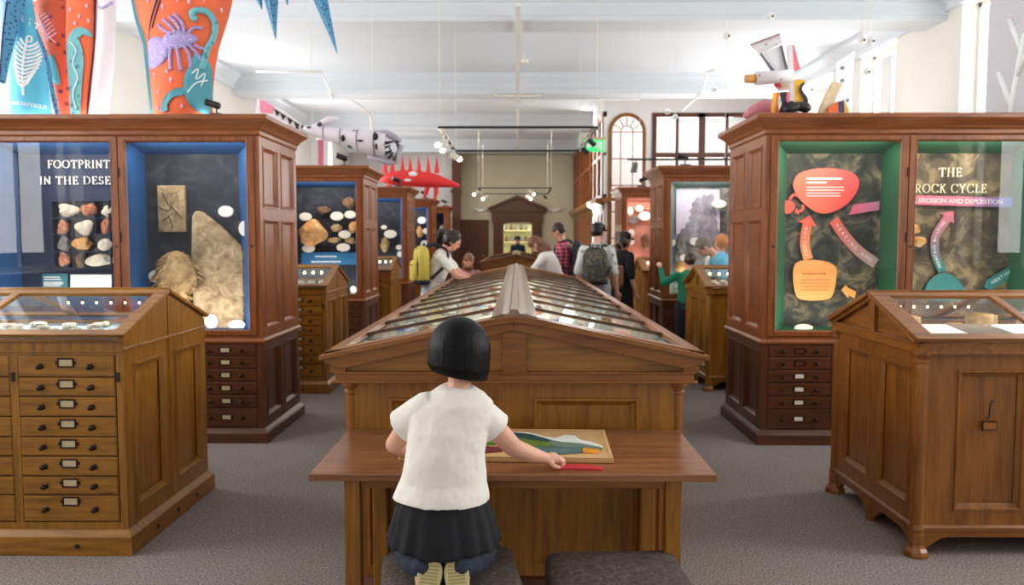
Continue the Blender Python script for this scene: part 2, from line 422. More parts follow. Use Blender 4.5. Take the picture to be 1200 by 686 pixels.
# --- end wall with door, pedimented portal and the lit room behind
YE = 25.0
b = MB(); px0, px1, pz = -.43, .46, 2.04
b.box(-2.0, px0, YE, YE + .25, 0, HC); b.box(px1, 2.2, YE, YE + .25, 0, HC); b.box(px0, px1, YE, YE + .25, pz, HC)
struct('wall_end', b, M['cream'])
struct('wall_far_left', MB().box(-5.5, -2.0, YE, YE + .25, 0, HC), M['white'])
b = MB(); b.box(-2.02, -1.78, YE - .5, YE, 0, 4.2); b.box(-2.06, -1.74, YE - .54, YE, 3.0, 3.1); b.box(-2.06, -1.74, YE - .54, YE, 0, .3)
trim(b, M['dark_z'])
b = MB(); b.box(-1.78, CX, YE - .12, YE, 4.1, 4.2); b.box(-1.78, CX, YE - .06, YE, 4.0, 4.1)
trim(b, M['cream'])
b = MB(); b.box(-2, 2, YE + 2.6, YE + 2.7, 0, 3); b.box(-1.5, -1.4, YE + .25, YE + 2.6, 0, 3); b.box(1.4, 1.5, YE + .25, YE + 2.6, 0, 3)
struct('wall_alcove', b, plain('alcove_wall', (222, 226, 196), .8, var=.02))
struct('ceiling_alcove', MB().box(-1.5, 1.5, YE + .25, YE + 2.7, 3, 3.1), M['white'])
struct('floor_alcove', MB().box(-1.5, 1.5, YE + .25, YE + 2.7, -.1, 0), M['mid_x'])
# portal
t = thing('door_portal', 'dark carved wooden door surround with triangular pediment on the far end wall', 'door surround', (0, YE - .003, 0))
b = MB()
for s in (-1, 1):
    x0, x1 = (px0 - .32, px0) if s < 0 else (px1, px1 + .32)
    b.box(x0, x1, -.12, 0, 0, 2.15); b.box(x0 - .04, x1 + .04, -.16, 0, 0, .25); b.box(x0 - .03, x1 + .03, -.15, 0, 2.05, 2.15)
    b.box(x0 + .07, x1 - .07, -.15, -.1, .35, 1.95)
b.build('pilasters', M['dark_z'], t)
b = MB(); b.box(-.80, .82, -.14, 0, 2.15, 2.42); b.box(-.86, .88, -.2, 0, 2.42, 2.5); b.box(-.38, .42, -.16, 0, 2.24, 2.36)
b.build('frieze', M['dark_x'], t)
b = MB(); b.prism([(-.86, 2.5), (.88, 2.5), (.01, 2.86)], -.12, 0)
for s in (-1, 1):
    b.prism([(.01 + s * .92, 2.49), (.01 + s * .92, 2.56), (.01, 2.95), (.01, 2.86)], -.22, 0)
b.build('pediment', M['dark_x'], t)
# side door
b = MB(); d0, d1, dz = -1.72, -.98, 2.1
b.box(d0, d1, YE - .05, YE, 0, dz)
dd = struct('door_1', b, M['dark_z'])
b = MB(); b.frame(d0 - .08, d1 + .08, -.1, dz + .08, .08, YE - .09, YE - .001); b.build('door_frame', M['dark_z'], dd)
b = MB()
for z0, z1 in ((.2, 1.0), (1.12, 1.95)):
    for a, e in ((d0 + .08, (d0 + d1) / 2 - .04), ((d0 + d1) / 2 + .04, d1 - .08)): b.box(a, e, YE - .07, YE - .04, z0, z1)
b.build('door_panels', M['dark_z'], dd)
b = MB(); b.lathe([(.0, -.05), (.03, -.045), (.03, -.02), (.012, 0)], (d1 - .09, YE - .05, 1.05), 10, 'y'); b.build('door_knob', plain('brass', (190, 150, 80), .3, .8), dd)
for px, nm in ((563, 'left of'), (650, 'right of')):
    p = at(px, 247, YE - .001)
    t = thing('emergency_light', 'small white emergency light on the cream end wall %s the dark pediment' % nm, 'wall light', p)
    MB().box(-.1, .1, -.06, 0, -.05, .05).build('housing', M['white'], t, bevel=.01)
    MB().ell((-.15, -.05, .02), (.05, .05, .05)).ell((.15, -.05, .02), (.05, .05, .05)).build('lamp_heads', M['paper'], t, smooth=True)
# shelves in the lit room
t = thing('display_shelf', 'lit shelves with small objects in the room beyond the portal', 'shelf', (0, YE + 2.5, 0))
b = MB(); b.frame(-.9, .9, .3, 2.3, .05, -.3, .1)
for z in (1.0, 1.45, 1.85): b.box(-.85, .85, -.3, .05, z, z + .03)
b.build('shelf_boards', M['oldpaper'], t)
random.seed(3)
def jar(x, z, mat, i):
    o = MB().lathe([(.0, 0), (.05, .0), (.07, .06), (.05, .13), (.03, .16), (.035, .2), (0, .2)], (0, 0, 0), 12).build('vessel', mat, smooth=True, loc=(x, YE + 2.35, z))
    tag(o, 'small dark vessel on the far lit shelf, number %s from the left on its board' % i, 'vessel', 'vessels on the far lit shelves')
for zi, z in enumerate((1.48, 1.88)):
    for i, x in enumerate((-.36, -.2, -.05, .14, .3)):
        o = MB().lathe([(.0, 0), (.05, .0), (.07, .06), (.05, .13), (.03, .16), (.035, .2), (0, .2)], (0, 0, 0), 12).build('vessel', M[('stone_brown', 'stone_grey')[(i + zi) % 2]], smooth=True, loc=(x, YE + 2.35, z))
        tag(o, ['leftmost', 'second', 'middle', 'fourth', 'rightmost'][i] + ' small dark vessel on the %s board of the far lit shelves' % ('lower', 'upper')[zi], 'vessel', 'vessels on the far lit shelves')
# ================================================================== CASE BUILDERS
def fmap(plane, c, out):
    """face coordinates (a, z, d): d runs outward"""
    if plane == 'x': return lambda a, z, d: (c + out * d, a, z)
    return lambda a, z, d: (a, c + out * d, z)
def fbox(mb, fm, a0, a1, z0, z1, d0, d1):
    vs = [fm(a, z, d) for a in (a0, a1) for d in (d0, d1) for z in (z0, z1)]
    return mb.add(vs, [(0, 1, 3, 2), (4, 6, 7, 5), (0, 4, 5, 1), (2, 3, 7, 6), (0, 2, 6, 4), (1, 5, 7, 3)])
def panelled(mb, fm, A0, A1, Z0, Z1, ops, dep=.018, bead=.006, bw=.028):
    As = sorted({A0, A1} | {o[0] for o in ops} | {o[1] for o in ops}); Zs = sorted({Z0, Z1} | {o[2] for o in ops} | {o[3] for o in ops})
    for i in range(len(As) - 1):
        for j in range(len(Zs) - 1):
            ca, cz = (As[i] + As[i + 1]) / 2, (Zs[j] + Zs[j + 1]) / 2
            if any(o[0] < ca < o[1] and o[2] < cz < o[3] for o in ops): continue
            fbox(mb, fm, As[i], As[i + 1], Zs[j], Zs[j + 1], -dep, 0)
    for a0, a1, z0, z1 in ops: bevel_ring(mb, fm, a0, a1, z0, z1, dep, bead, bw)
def bevel_ring(mb, fm, a0, a1, z0, z1, dep, bead, bw):
    def rect(i, d): return [fm(a0 + i, z0 + i, d), fm(a1 - i, z0 + i, d), fm(a1 - i, z1 - i, d), fm(a0 + i, z1 - i, d)]
    prof = [(-bw * .3, 0), (-bw * .2, bead), (bw * .15, bead), (bw * .45, -dep * .3), (bw, -dep)]
    vs = []; fs = []
    for i, d in prof: vs += rect(i, d)
    for k in range(len(prof) - 1):
        for i in range(4):
            j = (i + 1) % 4; fs.append((k * 4 + i, k * 4 + j, k * 4 + 4 + j, k * 4 + 4 + i))
    mb.add(vs, fs)
def rrings(mb, u0, u1, y0, y1, prof):
    mb.loft([[(u0 - o, y0 - o, z), (u1 + o, y0 - o, z), (u1 + o, y1 + o, z), (u0 - o, y1 + o, z)] for o, z in prof])
def knob_mb(mb, x, y, z, r=.016):
    mb.lathe([(0, -.034), (r * .6, -.034), (r, -.026), (r, -.018), (r * .45, -.012), (r * .45, -.004), (r * 1.1, -.003), (r * 1.1, .002)], (x, y, z), 12, 'y')
def drawer(root, s, u0, u1, z0, z1, y, wmat, card, r=.016, label_up=.5, kn=True, kx=.165):
    b = MB(s); b.box(u0, u1, y - .006, y + .03, z0, z1); b.box(u0 + .004, u1 - .004, y - .009, y - .005, z0 + .004, z1 - .004)
    d = b.build('drawer', wmat, root, bevel=.003)
    if not kn: return
    cx, cz = (u0 + u1) / 2, z0 + (z1 - z0) * .48
    for k in (-1, 1):
        kb = MB(s); knob_mb(kb, cx + k * kx, y - .006, cz, r); kb.build('knob', M['bronze'], d, smooth=True)
    lz = z0 + (z1 - z0) * label_up
    lw, lh = .034, .017
    b = MB(s); b.frame(cx - lw - .006, cx + lw + .006, lz - lh - .006, lz + lh + .006, .007, y - .013, y - .008)
    b.box(cx - lw - .016, cx - lw - .005, y - .012, y - .008, lz - .008, lz + .008); b.box(cx + lw + .005, cx + lw + .016, y - .012, y - .008, lz - .008, lz + .008)
    b.build('label_holder', M['bronze'], d)
    if card: MB(s).box(cx - lw, cx + lw, y - .0105, y - .008, lz - lh, lz + lh).build('label_card', card, d)
WT = 3.13
def tall_case(s, X, Y, label, lining, mural, ndraw=2, splay=((.2, -.03), (.2, -.03), (.2, -.03)), cards=None, group=None, bev=.004):
    """display cabinet; local u runs from the aisle end away, y into the depth"""
    t = thing('display_cabinet', label, 'cabinet', (X, Y, 0), 0, group)
    D = .98; H0, H1 = .79, 2.31
    b = MB(s); rrings(b, 0, WT, 0, D, [(.035, 0), (.035, .075), (.022, .09), (.005, .105), (0, .11)]); b.build('plinth', M['dark_x'], t, bevel=bev)
    b = MB(s); b.box(.02, WT, .02, D, .1, .76)
    panelled(b, fmap('x', 0, -1), .02, D, .1, .77, [(.09, .44, .19, .70), (.54, .89, .19, .70)])
    # front framing of the drawer stage
    cols = [(.05, .53), (.575, 1.055), (1.10, 1.58), (1.625, 2.105), (2.15, 2.63), (2.675, 3.10)]
    rows = [.115, .27, .368, .470, .569, .666, .755]
    b.box(.05, WT - .001, .0005, .02, .10, .115); b.box(.05, WT - .001, .0005, .02, .755, .77); b.box(0, .05, 0, .02, .1, .77)
    for i in range(5): b.box(cols[i][1], cols[i + 1][0], 0, .02, .115, .755)
    b.box(cols[5][1], WT, 0, .02, .1, .77)
    b.build('cabinet_base', M['dark_z'], t, bevel=0)
    b = MB(s); rrings(b, 0, WT, 0, D, [(0, .755), (.012, .765), (.02, .775), (.02, .785), (.008, .80), (0, .80)]); b.build('waist_moulding', M['red_x'], t)
    for ci in range(6):
        for r in range(6):
            drawer(t, s, cols[ci][0] + .003, cols[ci][1] - .003, rows[r] + .003, rows[r + 1] - .003, .008, M['dark_x'], (cards[r] if cards else M['oldpaper']), .014, .52, ci < ndraw, .125)
    # upper carcass
    b = MB(s); b.box(.018, .04, .041, D - .001, H0, H1)
    panelled(b, fmap('x', 0, -1), .04, D, H0, H1 + .03, [(.09, .45, .87, 1.70), (.54, .90, .87, 1.70), (.09, .45, 1.80, 2.25), (.54, .90, 1.80, 2.25)])
    b.box(WT - .04, WT, 0, D, H0, H1); b.box(.018, WT - .001, D - .03, D - .001, H0, H1); b.box(.018, WT - .001, .001, D - .001, H0, .825); b.box(.018, WT - .001, .001, D - .001, H1 - .02, H1 + .029)
    b.box(0, .055, 0, .04, H0, H1 + .03)
    for k in (1, 2): b.box(.1 + 1.02 * k - .075, .1 + 1.02 * k - .055, 0, .04, H0, H1)
    b.build('cabinet_body', M['red_z'], t)
    b = MB(s); rrings(b, 0, WT, 0, D, [(0, 2.32), (.012, 2.335), (.012, 2.36), (.028, 2.375), (.035, 2.39), (.06, 2.415), (.08, 2.43), (.088, 2.44), (.088, 2.47), (.07, 2.475)]); b.build('cornice', M['red_x'], t, bevel=bev)
    for k in range(3):
        g0 = .087 + 1.02 * k; g1 = g0 + .918; z0, z1 = .857, 2.287
        b = MB(s); b.box(g0 - .047, g0, -.012, .02, z0 - .03, z1 + .03); b.box(g1, g1 + .047, -.012, .02, z0 - .03, z1 + .03)
        b.box(g0, g1, -.012, .02, z0 - .03, z0); b.box(g0, g1, -.012, .02, z1, z1 + .03)
        bevel_ring(b, fmap('y', -.012, -1), g0, g1, z0, z1, .012, .004, .012)
        d = b.build('door', M['red_z'], t, bevel=.002)
        MB(s).box(g0 - .01, g1 + .01, .004, .009, z0 - .01, z1 + .01).build('glass', M['glass'], d)
        if k < 2 and bev:
            for z in (2.05, 1.57, 1.05): MB(s).box(g1 + .040, g1 + .049, -.02, -.010, z - .035, z + .035).build('hinge', M['bronze'], d)
            MB(s).lathe([(0, -.02), (.009, -.018), (.009, -.011)], (g0 - .022, 0, 1.5), 10, 'y').build('lock', M['bronze'], d)
        # splayed lining and mural board
        a, e = splay[k]; yb = .38; zt = 2.287 - .06; zb = z0
        f = [(g0 - .03, .02, z0 - .02), (g1 + .03, .02, z0 - .02), (g1 + .03, .02, z1 + .02), (g0 - .03, .02, z1 + .02)]
        q = [(g0 + a, yb, zb), (g1 - e, yb, zb), (g1 - e, yb, zt), (g0 + a, yb, zt)]
        b = MB(s)
        for i in range(4):
            j = (i + 1) % 4; b.add([f[i], f[j], q[j], q[i]], [(0, 1, 2, 3)])
        b.build('lining', lining, t)
        MB(s).box(g0 + a - .02, g1 - e + .02, yb, yb + .02, zb - .02, zt + .02).build('mural_board', mural[k] if isinstance(mural, (list, tuple)) else mural, t)
    return t
def slope_piece(mb, u0, u1, p, q, t0, t1, th=.02, lift=0):
    (y0, z0), (y1, z1) = p, q; L = math.hypot(y1 - y0, z1 - z0); ny, nz = -(z1 - z0) / L, (y1 - y0) / L
    if nz < 0: ny, nz = -ny, -nz
    A = (y0 + (y1 - y0) * t0, z0 + (z1 - z0) * t0); B = (y0 + (y1 - y0) * t1, z0 + (z1 - z0) * t1)
    mb.prism([(A[0] + ny * lift, A[1] + nz * lift), (B[0] + ny * lift, B[1] + nz * lift), (B[0] + ny * (lift + th), B[1] + nz * (lift + th)), (A[0] + ny * (lift + th), A[1] + nz * (lift + th))], u0, u1, 'x')
def low_roof(t, s, W, D, wm, ze=1.075, zp=1.262, bars=(.79,), ov=.02):
    ym = D / 2
    for nm, p, q in (('front', (-ov, ze), (ym, zp)), ('back', (D + ov, ze), (ym, zp))):
        b = MB(s)
        slope_piece(b, -ov, W + ov, p, q, -.0, .1); slope_piece(b, -ov, W + ov, p, q, .9, 1.0)
        slope_piece(b, -ov, .045, p, q, .1, .9); slope_piece(b, W - .045, W + ov, p, q, .1, .9)
        for x in bars: slope_piece(b, x - .022, x + .022, p, q, .1, .9)
        r = b.build('glazed_lid', wm, t, bevel=.003)
        g = MB(s); slope_piece(g, .03, W - .03, p, q, .08, .92, .004, .006); g.build('glass', M['glass'], r)
    b = MB(s); b.tube([(-ov, ym, zp + .014), (W + ov, ym, zp + .014)], .014, 10); b.build('ridge_bead', wm, t, smooth=True)
    return ym
def drawer_case(s, X, Y, label, group=None, W=1.58, ncol=3, tone='oak', bev=.003):
    t = thing('specimen_cabinet', label, 'cabinet', (X, Y, 0), 0, group)
    D = 1.0; wz, wx = M[tone + '_z'], M[tone + '_x']
    b = MB(s); rrings(b, 0, W, 0, D, [(.03, 0), (.03, .095), (.02, .105), (.006, .118), (0, .125)]); b.build('plinth', wx, t, bevel=bev)
    hb = MB(s)
    for y in (.25, .5, .75): hb.lathe([(0, -.004), (.012, -.004), (.012, .004)], (-.03, y, .05), 10, 'x')
    for x in (.24, .74, 1.24): hb.lathe([(0, -.004), (.012, -.004), (.012, .004)], (x, -.03, .05), 10, 'y')
    hb.build('vent_holes', M['black'], t)
    b = MB(s); b.box(.02, W, .02, D, .12, 1.0)
    panelled(b, fmap('x', 0, -1), .02, D - .02, .12, 1.01, [(.10, .43, .22, .93), (.57, .90, .22, .93)], .012, .012)
    b.box(.035, W, .0005, .02, .125, .16); b.box(.035, W, .0005, .02, .99, 1.06); b.box(0, .035, 0, .02, .12, 1.06)
    cols = []
    for c in range(ncol):
        u0 = .04 + c * .513; cols.append((u0, u0 + .475)); b.box(u0 + .475, u0 + .513, 0, .02, .12, 1.0)
    b.box(0, W, .98, D, .12, 1.06); b.box(0, .02, .02, .98, 1.01, 1.06); b.box(W - .02, W, .02, .98, 1.0, 1.06)
    # gables
    for u0, u1 in ((0, .02), (W - .02, W)): b.prism([(0.001, 1.06), (D - .001, 1.06), (D - .001, 1.07), (D / 2, 1.255), (0.001, 1.07)], u0, u1, 'x')
    b.box(-.004, .02, .495, .505, .13, 1.24)
    b.build('cabinet_body', wz, t, bevel=0)
    b = MB(s); b.box(-.014, 0, -.01, D, 1.012, 1.026); b.box(0, W, -.012, 0, 1.055, 1.072); b.box(0, W, -.006, 0, 1.003, 1.01); b.build('moulding', wx, t, bevel=.003)
    b = MB(s)
    for c in cols: b.box(c[0] - .022, c[0] - .008, -.008, 0, .86, .905)
    b.build('lock_plates', M['black'], t)
    rows = [.161, .297, .391, .490, .587, .687, .786, .882, .991]
    for c in cols:
        for r in range(8): drawer(t, s, c[0] + .002, c[1] - .002, rows[r] + .003, rows[r + 1] - .003, .006, wx, M['oldpaper'], .014, .66 if r else .78, True, .122)
    low_roof(t, s, W, D, wx)
    MB(s).box(.025, W - .025, .025, D - .025, 1.03, 1.04).build('display_bed', M['sand'], t)
    MB(s).box(.03, W - .03, .20, .52, 1.04, 1.075).build('display_step', M['sand'], t, bevel=.004)
    return t
def panel_case(s, X, Y, label, group=None, W=1.6, tone='mid'):
    t = thing('specimen_cabinet', label, 'cabinet', (X, Y, 0), 0, group)
    D = 1.0; wz, wx, wy = M[tone + '_z'], M[tone + '_x'], M[tone + '_y']
    b = MB(s); b.box(.02, W - .02, .02, D - .02, .14, 1.0)
    panelled(b, fmap('x', .0, -1), .03, D - .03, .14, 1.0, [(.09, .42, .24, .92), (.54, .87, .24, .92)], .014, .008)
    ops = [(.185 + i * .47, .185 + i * .47 + .32, .235, .915) for i in range(3)]
    panelled(b, fmap('y', 0, -1), .03, W - .03, .14, 1.0, ops, .014, .008)
    b.build('cabinet_body', wz, t)
    b = MB(s); rrings(b, 0, W, 0, D, [(0, .125), (.012, .13), (.012, .145), (0, .155)])
    # shaped aprons between the feet
    def apron(fm, a0, a1):
        pts = [(a0, .13), (a0, .03)]; n = 10
        L = a1 - a0; pts += [(a0 + .05, .03), (a0 + .07, .05), (a0 + .12, .085), (a0 + .16, .095), (a1 - .16, .095), (a1 - .12, .085), (a1 - .07, .05), (a1 - .05, .03), (a1, .03), (a1, .13)]
        vs = [fm(a, z, 0) for a, z in pts] + [fm(a, z, -.03) for a, z in pts]; m = len(pts)
        b.add(vs, [tuple(range(m)), tuple(range(2 * m - 1, m - 1, -1))] + [(i, (i + 1) % m, m + (i + 1) % m, m + i) for i in range(m)])
    fx = fmap('x', 0, -1); fy = fmap('y', 0, -1)
    apron(fx, .0, .5); apron(fx, .5, 1.0)
    apron(fy, .0, .8); apron(fy, .8, W)
    b.build('base_apron', wx, t)
    for (u, y) in ((0.01, .01), (0.01, D - .01), (W - .01, .01), (W - .01, D - .01)):
        b = MB(s); b.lathe([(.058, 0), (.060, .015), (.056, .03), (.042, .045), (.036, .06), (.04, .075), (.036, .12), (.04, .14)], (u, y, 0), 8); b.build('foot', wx, t)
        b = MB(s); b.lathe([(.036, .14), (.030, .16), (.030, .93), (.028, .95), (.032, .96), (.032, .97), (.028, .975), (.04, .99), (.045, 1.0), (.045, 1.015)], (u, y, 0), 16)
        b.build('corner_column', wz, t)
    b = MB(s); b.lathe([(.03, 0), (.03, .09), (.035, .13)], (0.012, D / 2, 0), 4); b.build('foot', wx, t)
    # frieze and gable
    b = MB(s); b.box(0, W, -.03, .02, 1.0, 1.06); b.box(0, W, D - .02, D + .03, 1.0, 1.06); b.box(-.02, .02, -.028, D + .028, 1.0005, 1.05); b.box(W - .02, W + .02, -.028, D + .028, 1.0005, 1.05)
    for u0, u1 in ((.0, .02), (W - .02, W)): b.prism([(0, 1.04), (D, 1.04), (D / 2, 1.24)], u0, u1, 'x')
    for sg in (0, 1):
        p = (-.02, 1.045) if not sg else (D + .02, 1.045); q = (D / 2, 1.238)
        slope_piece(b, -.03, .03, p, q, 0, 1, .028, -.012)
        slope_piece(b, -.05, .03, p, q, 0, 1, .014, .008)
    b.box(-.022, .02, D / 2 - .035, D / 2 + .035, 1.04, 1.235); b.box(-.025, 0, -.03, D + .03, 1.04, 1.055)
    b.build('gable_frame', wy, t, bevel=.002)
    low_roof(t, s, W, D, wx, 1.062, 1.25, (.60, 1.16), .045)
    MB(s).box(.025, W - .025, .025, D - .025, 1.0, 1.012).build('display_bed', plain('brown_bed', (96, 80, 66), .8), t)
    MB(s).prism([(.18, 1.012), (.54, 1.012), (.54, 1.088), (.18, 1.052)], .03, W - .03, 'x').build('display_step', plain('brown_step', (96, 80, 66), .8), t)
    b = MB(s)
    pts = smooth_open([(.018, .045), (.012, .055), (.004, .05), (.0, .03), (-.004, -.02), (-.010, -.035), (-.018, -.025)], 4)
    b.tube([(.335 + x, -.010, .72 + z) for x, z in pts], .0035, 6); b.build('escutcheon', M['black'], t)
    b = MB(s); b.frame(.30, .372, .628, .672, .006, -.010, -.002); b.build('label_holder', M['bronze'], t); MB(s).box(.305, .367, -.013, -.003, .633, .667).build('label_card', M['mid_x'], t)
    return t
# ================================================================== CASES
CL = [M['oldpaper']] * 6
cw = M['paper']
T1L = tall_case(-1, -1.93, 5.91, 'tall dark oak cabinet at left, blue lined, lettered FOOTPRINT IN THE DESE', M['blue'], [M['navyrock'], M['navy'], M['navy']], 4)
T1R = tall_case(1, 1.84, 5.88, 'tall dark oak cabinet at the right with green lining showing the rock cycle', M['green'], [M['greenrock'], M['brownrock'], M['brownrock']], 4, cards=[cw, cw, cw, cw, None, None])
T2L = tall_case(-1, -1.93, 9.91, 'second tall cabinet along the left side, blue lined with pale oval labels', M['blue'], M['navyrock'], 2, ((.1, -.03),) * 3, bev=0)
for k, (Y, nm) in enumerate(((13.85, 'third'), (17.85, 'fourth'), (21.9, 'fifth, farthest'))):
    dup(T2L, (-1.93, Y, 0), 0, '%s tall cabinet along the left side, counted from the front' % nm)
T2R = tall_case(1, 1.84, 9.95, 'second tall cabinet along the right side, grey lined with a volcano picture', M['grey'], [M['stone_grey'], M['stone_grey'], M['stone_grey']], 2, ((.15, -.03),) * 3, bev=0)
T3R = tall_case(1, 1.84, 13.9, 'third tall cabinet along the right side, with a pink display behind glass', M['pinkboard'], M['pinkboard'], 1, ((.08, -.03),) * 3, bev=0)
L1L = drawer_case(-1, -1.915, 3.77, 'golden oak drawer cabinet with sloping glass top, nearest at the left')
L2L = drawer_case(-1, -1.915, 7.83, 'golden oak drawer cabinet behind the first tall left cabinet, with yellow-lit glass top')
dup(L2L, (-1.915, 11.9, 0), 0, 'golden oak drawer cabinet third along the left side, beside the yellow backpack')
dup(L2L, (-1.915, 15.9, 0), 0, 'golden oak drawer cabinet fourth along the left side, farthest of them')
L1R = panel_case(1, 1.95, 3.77, 'panelled oak desk cabinet with corner columns and glass top, nearest at the right')
L2R = panel_case(1, 1.95, 7.98, 'panelled oak desk cabinet in front of the boy in green', tone='oak')
dup(L2R, (1.95, 12.0, 0), 0, 'panelled oak desk cabinet farther along the right, behind the black-hatted woman')
# ================================================================== CENTRAL GLASS CASE
def onz(px, py, z):
    d = ray(px, py); t = (z - EYE) / d[2]; return Vector((d[0] * t, d[1] * t, z))
M['barwood'] = wood('bar_wood', (52, 34, 22), (96, 66, 44), 'x', .22)
def central_case(Y0, L, label):
    t = thing('glazed_table_case', label, 'display case', (-.012, Y0, 0))
    hw = .675; ze, zp = 1.066, 1.222; he = .785
    wz, wx, wy = M['oak_z'], M['mid_x'], M['mid_y']
    b = MB(); b.box(-hw, hw, .02, L - .02, .10, .95)
    for fm in (fmap('y', 0, -1), fmap('y', L, 1)):
        panelled(b, fm, -hw, hw, .10, .95, [(-.52, -.09, .16, .875), (.09, .52, .16, .875)], .02, .008)
    n = int(L / .8)
    for fm in (fmap('x', -hw, -1), fmap('x', hw, 1)):
        panelled(b, fm, .022, L - .022, .10, .95, [(.08 + i * L / n, (i + 1) * L / n - .08, .2, .86) for i in range(n)], .018, .008)
    b.build('case_body', wz, t)
    b = MB(); rrings(b, -hw, hw, 0, L, [(.03, 0), (.03, .08), (.015, .1), (0, .11)]); b.build('plinth', M['dark_x'], t, bevel=.003)
    for x in (-.69, .69):
        for y in (.03, L - .03):
            b = MB(); b.lathe([(.045, 0), (.045, .08), (.034, .10), (.029, .12), (.029, .895), (.035, .9), (.035, .91), (.03, .915), (.044, .935), (.046, .955), (.046, .96)], (x, y, 0), 18); b.build('corner_column', M['mid_z'], t, smooth=False)
    # reeded pilasters beside the end panels
    b = MB()
    for s in (-1, 1):
        for k in range(4): b.cap((s * (.545 + .024 * k), -.002, .16), (s * (.545 + .024 * k), -.002, .70), .008, .008, 8)
    b.build('reeding', M['mid_z'], t)
    b = MB(); rrings(b, -.70, .70, .06, L - .06, [(0, .95), (.015, .955), (.02, .99), (.0, 1.0), (.03, 1.0), (.045, 1.02), (.06, 1.04), (.07, 1.06)])
    b.build('entablature', wx, t, bevel=.002)
    for yy in (-.05, L + .01):
        g = MB()
        g.prism([(-.76, 1.0), (.76, 1.0), (0, 1.19)], yy + .015, yy + .035)
        g.build('tympanum', M['oak_x'], t)
        g = MB(); o = -1 if yy < 0 else 1
        ya, yb = yy - .005, yy + .04
        g.prism([(-.05, 1.0), (.05, 1.0), (.05, 1.18), (0, 1.19), (-.05, 1.18)], ya, yb)
        for s in (-1, 1):
            g.prism([(s * .765, .999), (s * .765, 1.045), (s * .70, 1.05), (s * .70, .999)], ya, yb)
            g.prism([(s * .785, 1.045), (s * .785, 1.07), (0, 1.225), (0, 1.178), (s * .71, 1.018)], ya - .02, yb)
            g.prism([(s * .80, 1.056), (s * .80, 1.075), (s * .4, 1.160), (s * .1, 1.226), (0, 1.238), (0, 1.212), (s * .1, 1.199), (s * .4, 1.138)], ya - .045, yb)
        g.box(-.745, .745, ya, yb + .02, .957, 1.003); g.box(-.76, .76, ya - .012, ya + .01, .957, .966); g.box(-.75, .75, ya - .008, ya + .01, .994, 1.003)
        g.build('gable_moulding', M['mid_x'], t, bevel=.002)
    MB().box(-.72, .72, .08, L - .08, 1.058, 1.064).build('display_bed', plain('case_bed', (216, 220, 204), .8, var=.06, scale=3), t)
    nb = int(L / .49)
    for s in (-1, 1):
        b = MB()
        def sl(mb, y0, y1, t0, t1, th, lift):
            p, q = (s * he, ze), (0.0, zp); Ls = math.hypot(p[0], q[1] - p[1]); nx, nz = (q[1] - p[1]) / Ls * s, abs(p[0]) / Ls
            A = (p[0] + (q[0] - p[0]) * t0, p[1] + (q[1] - p[1]) * t0); B = (p[0] + (q[0] - p[0]) * t1, p[1] + (q[1] - p[1]) * t1)
            mb.prism([(A[0] + nx * lift, A[1] + nz * lift), (B[0] + nx * lift, B[1] + nz * lift), (B[0] + nx * (lift + th), B[1] + nz * (lift + th)), (A[0] + nx * (lift + th), A[1] + nz * (lift + th))], y0, y1)
        sl(b, -.06, L + .06, 0, .09, .02, 0); sl(b, -.06, L + .06, .88, 1, .02, 0); sl(b, -.06, .03, 0, 1, .02, 0); sl(b, L - .03, L + .06, 0, 1, .02, 0)
        r = b.build('lid_frame', M['mid_y'], t, bevel=.003)
        g = MB(); sl(g, 0, L, .05, .93, .004, .004); g.build('glass', M['glass'], r)
        for k in range(1, nb):
            y = k * L / nb; g = MB(); sl(g, y - .020, y + .020, .06, .9, .009, .004); sl(g, y - .008, y + .008, .06, .9, .014, .004)
            g.build('glazing_bar', M['barwood'], r)
    b = MB(); b.prism([(-.095, 1.222), (-.095, 1.232), (-.05, 1.246), (-.022, 1.247), (-.015, 1.262), (0, 1.266), (.015, 1.262), (.022, 1.247), (.05, 1.246), (.095, 1.232), (.095, 1.222), (0, 1.235)], -.075, L + .07)
    b.build('ridge_cap', M['ridge'], t, bevel=.002)
    return t
CC1 = central_case(3.28, 6.3, 'long oak display case with ridged glass roof down the middle, the girl at its end')
CC2 = central_case(16.6, 5.5, 'far glass-roofed oak case in the middle, seen beyond the first ridge')
# specimens under the sloping glass
random.seed(11)
kinds = [('pale shell fossil', 'stone_pale'), ('grey rock chip', 'stone_grey'), ('tan fossil', 'stone_tan'), ('reddish mineral', 'stone_red')]
def blob(mb, r, seed, flat=.6, n=14, m=9, rough=.22):
    rnd = random.Random(seed); ph = [(rnd.uniform(1, 4), rnd.uniform(0, 6.3), rnd.uniform(1, 3), rnd.uniform(0, 6.3)) for _ in range(4)]
    rings = []
    for k in range(m + 1):
        a = -PI / 2 + PI * k / m; cr = max(math.cos(a), .04); rg = []
        for i in range(n):
            t = 2 * PI * i / n
            w = 1 + rough * sum(math.sin(round(q[0]) * t + q[1]) * math.cos(q[2] * a * 1.5 + q[3]) for q in ph) / 2
            rg.append((r[0] * cr * math.cos(t) * w, r[1] * cr * math.sin(t) * w, r[2] * math.sin(a) * (.8 + .2 * w)))
        rings.append(rg)
    mb.loft(rings)
idx = 0
